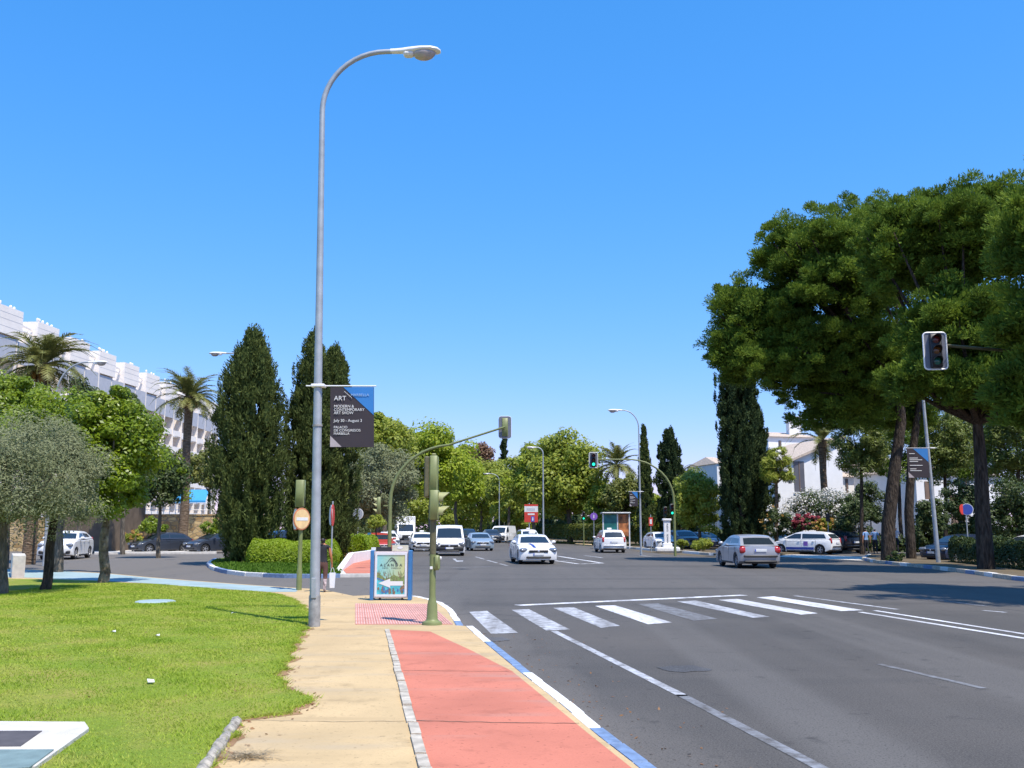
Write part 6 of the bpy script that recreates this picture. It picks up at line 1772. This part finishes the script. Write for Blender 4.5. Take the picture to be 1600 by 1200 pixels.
vehicle('hatchback_car', 'dark grey hatchback passing the golden stone wall', 'hatch', 'dark_grey', V_at(253, 70), (-.66, -.75), gl_)
vehicle('hatchback_car', 'dark hatchback partly behind the broad cypress', 'hatch', 'dark_grey', V_at(338, 70), (-.66, -.75), gl_)
vehicle('estate_car', 'dark blue car behind the island hedge between cypresses', 'suv', 'navy', V_at(436, 68), (-.7, -.6), gl_)

# white box truck
p = P(633, 825, 112)
t = empty('box_truck', (p.x, 112, 0), math.atan2(-1, .16), 'white box truck far down the left lane', 'truck', gq)
MB().box((-1.2, 0, 1.95), (4.2, 2.25, 2.3), bevel=.04).build('cargo_box', M['car_white'], t)
MB().box((0, 0, .72), (6.2, .9, .22)).build('chassis', M['trim'], t)
mb = MB(); pr = [(1.0, .45), (1.0, 2.3), (1.45, 2.38), (1.75, 2.2), (2.35, 1.35), (2.8, 1.15), (2.9, .8), (2.86, .4)]
n = len(pr)
mb.add([(x, y, z) for y in (-1, 1) for x, z in pr], [tuple(range(n)), tuple(reversed(range(n, 2 * n)))] + [(i, n + i, n + (i + 1) % n, (i + 1) % n) for i in range(n)]).build('cab', M['car_white'], t)
MB().add([(2.33, -.85, 1.41), (2.33, .85, 1.41), (1.80, .8, 2.16), (1.80, -.8, 2.16)], [(0, 1, 2, 3)]).build('windscreen', M['glass'], t, (.015, 0, .012))
for sg in (-1, 1):
    MB().add([(1.3, sg * 1.006, 1.4), (2.15, sg * 1.006, 1.4), (1.7, sg * 1.006, 2.1), (1.3, sg * 1.006, 2.15)], [(0, 1, 2, 3)]).build('side_window', M['glass'], t)
    MB().box((2.86, .72 * sg, .92), (.1, .34, .18), bevel=.03).build('headlight', M['headlight'], t)
    MB().box((2.2, 1.2 * sg, 1.6), (.12, .22, .34), bevel=.03).build('wing_mirror', M['trim'], t)
    for x_ in (2.05, -1.9):
        w = link('wheel', tyre_me, t, (x_, sg * .86, .38), (0, 0, 0 if sg < 0 else math.pi)); w.scale = (.38, .38, .38); link('rim', RIM, w)
MB().box((2.87, 0, .52), (.12, 1.9, .24), bevel=.03).build('front_bumper', M['trim'], t); MB().box((2.94, 0, .55), (.02, .5, .11)).build('number_plate', M['plate'], t); MB().box((2.89, 0, .92), (.06, .9, .14), bevel=.02).build('grille', M['trim'], t)

# ================================================================== PEOPLE
def person(label, loc, rz, H, colours, stride=.0, arms=((.10, -.05), (.10, -.05)), hair='hair', bag=False, group=None, lean=0.0, long_legs='cloth_dark', lower=None):
    """one continuous skinned body walking away along local +y; colours = (top, bottom, shoes, skin)"""
    t = empty('person', loc, rz, label, 'person', group)
    k = H / 1.70
    V, E, R = [], [], []
    def add(p, r, prev=None):
        V.append(Vector(p) * k); R.append((r[0] * k, r[1] * k) if isinstance(r, tuple) else (r * k, r * k))
        if prev is not None: E.append((prev, len(V) - 1))
        return len(V) - 1
    pel = add((0, 0, .92), (.15, .11))
    wa = add((0, lean * .3, 1.06), (.125, .095), pel)
    ch = add((0, lean * .7, 1.26), (.155, .11), wa)
    sh = add((0, lean, 1.41), (.13, .085), ch)
    nk = add((0, lean + .01, 1.49), (.055, .055), sh)
    h1 = add((0, lean + .025, 1.56), (.075, .09), nk)
    h2 = add((0, lean + .02, 1.64), (.075, .092), h1)
    for s_, st in ((-1, stride), (1, -stride)):
        hp = add((s_ * .095, 0, .84), (.098, .10), pel)
        kn = add((s_ * .10, st * .45 + .03, .49), (.062, .066), hp)
        ca = add((s_ * .10, st * .75 + (-.03 if st < 0 else .0), .33), (.055, .058), kn)
        an = add((s_ * .10, st - (.05 if st < 0 else 0), .09 + (.05 if st < 0 else 0)), (.036, .04), ca)
        add((s_ * .115, st + .13 - (.05 if st < 0 else 0), .035 + (.03 if st < 0 else 0)), (.038, .03), an)
    fing = []
    for s_, (out, fwd) in ((-1, arms[0]), (1, arms[1])):
        s1 = add((s_ * .185, lean, 1.385), (.058, .058), sh)
        el = add((s_ * (.22 + out * .5), lean - .03 + fwd * .4, 1.12), (.042, .042), s1)
        wr_ = add((s_ * (.22 + out), lean + fwd, .87), (.028, .026), el)
        pm_ = add((s_ * (.22 + out), lean + fwd + .01, .80), (.022, .038), wr_)
        for q, (dy, ln_) in enumerate(((.028, .075), (.010, .088), (-.008, .082), (-.026, .066))):
            f1 = add((s_ * (.22 + out), lean + fwd + .01 + dy, .80 - ln_ * .55), .0095, pm_); add((s_ * (.21 + out), lean + fwd + .02 + dy, .80 - ln_), .008, f1)
        add((s_ * (.20 + out), lean + fwd + .055, .775), .010, pm_)
    me = bpy.data.meshes.new('body'); me.from_pydata(V, E, [])
    o = bpy.data.objects.new('tmp_body', me); COL.objects.link(o)
    md = o.modifiers.new('skin', 'SKIN'); md.use_smooth_shade = True
    for i, sv in enumerate(me.skin_vertices[0].data): sv.radius = R[i]; sv.use_root = (i == 0)
    o.modifiers.new('sub', 'SUBSURF').levels = 2
    dg = bpy.context.evaluated_depsgraph_get()
    bmesh_ = bpy.data.meshes.new_from_object(o.evaluated_get(dg), depsgraph=dg)
    bpy.data.objects.remove(o)
    top, bottom, shoes, skin = colours
    bmesh_.materials.clear()
    for m_ in (skin, top, bottom, shoes, hair, lower or skin): bmesh_.materials.append(M[m_])
    for pl in bmesh_.polygons:
        c = pl.center / k
        arm_ = abs(c.x) > .185 and c.z > .6
        if c.z > 1.60 or (c.z > 1.50 and c.y < lean + .035): mi = 4
        elif c.z > 1.455: mi = 0
        elif arm_ and c.z < (1.36 if group is None else 1.24): mi = 0
        elif c.z > .95: mi = 1
        elif c.z > .46: mi = 2
        elif c.z > .10: mi = 5
        else: mi = 3
        if arm_ and c.z < .95: mi = 0
        pl.material_index = mi; pl.use_smooth = True
    bmesh_.name = 'body'
    b_ = link('body', bmesh_, t)
    # face: nose, ears, eyes on the front (+y)
    hz_ = 1.60 * k; fy = (lean + .02 + .088) * k
    MB().add([(0, fy + .03 * k, hz_ - .02 * k), (-.016 * k, fy - .006, hz_ - .03 * k), (.016 * k, fy - .006, hz_ - .03 * k), (0, fy - .004, hz_ + .025 * k)], [(0, 1, 2), (0, 3, 1), (0, 2, 3)]).build('nose', M[skin], t)
    for s_ in (-1, 1):
        MB().lathe([(0, -.008), (.012 * k, 0), (0, .008)], 8, Matrix.Rotation(math.pi / 2, 4, 'X')).build('eye', M['ink'], t, (s_ * .03 * k, fy - .008, hz_ + .012 * k))
        MB().lathe([(0, -.012), (.026 * k, 0), (0, .012)], 8, Matrix.Rotation(math.pi / 2, 4, 'Y')).build('ear', M[skin], t, (s_ * .078 * k, (lean + .015) * k, hz_))
    if hair == 'hair' and group is None:
        MB().lathe([(0, -.06), (.04, -.045), (.055, 0), (.04, .045), (0, .06)], 12).build('hair_bun', M['hair'], t, (0, (lean - .085) * k, 1.585 * k), smooth=80)
    return t
p = G(501, 932, .0)
person('walker in dark top and patterned trousers with white bag by the lamp post', (p.x + .02, p.y, .05), .1, 1.50, ('cloth_dark', 'cloth_brown', 'trim', 'skin_tan'), .17, ((.05, .02), (.06, .05)), lower='cloth_print')
# paper bag held in the walker's right hand
hb = empty('paper_bag', (p.x + .29, p.y + .03, .05), .1, 'long white carrier bag hanging from the hand of the walker', 'bag')
MB().add([(-.06, -.05, .17), (.06, -.05, .17), (.06, .05, .17), (-.06, .05, .17), (-.08, -.06, .56), (.08, -.06, .56), (.08, .06, .56), (-.08, .06, .56)],
         [(3, 2, 1, 0), (0, 1, 5, 4), (1, 2, 6, 5), (2, 3, 7, 6), (3, 0, 4, 7)]).build('bag', M['paper'], hb)
MB().tube([(-.05, -.05, .55), (-.03, -.02, .66), (0, 0, .69), (.03, -.02, .66), (.05, -.05, .55)], .005, 5).build('handle', M['paper'], hb)
gpp = 'people standing in the shade under the pines'
for lb_, px_, Y_, top, bot, H_, rz_ in (('person in pale blue shirt with dark trousers left of the leaning pine', 1352, 66, 'cloth_blue', 'cloth_dark', 1.76, .4), ('person in blue shirt half hidden behind the leaning pine trunk', 1366, 67, 'cloth_blue', 'cloth_dark', 1.76, -.5), ('person in white top and dark shorts between two pine trunks', 1399, 68, 'cloth_white', 'cloth_dark', 1.70, 2.9)):
    q_ = P(px_, 825, Y_)
    person(lb_, (q_.x, Y_, .0 if px_ < 1395 else .13), rz_, H_, (top, bot, 'trim', 'skin'), .05, group=gpp, lower='cloth_dark' if px_ < 1390 else None)
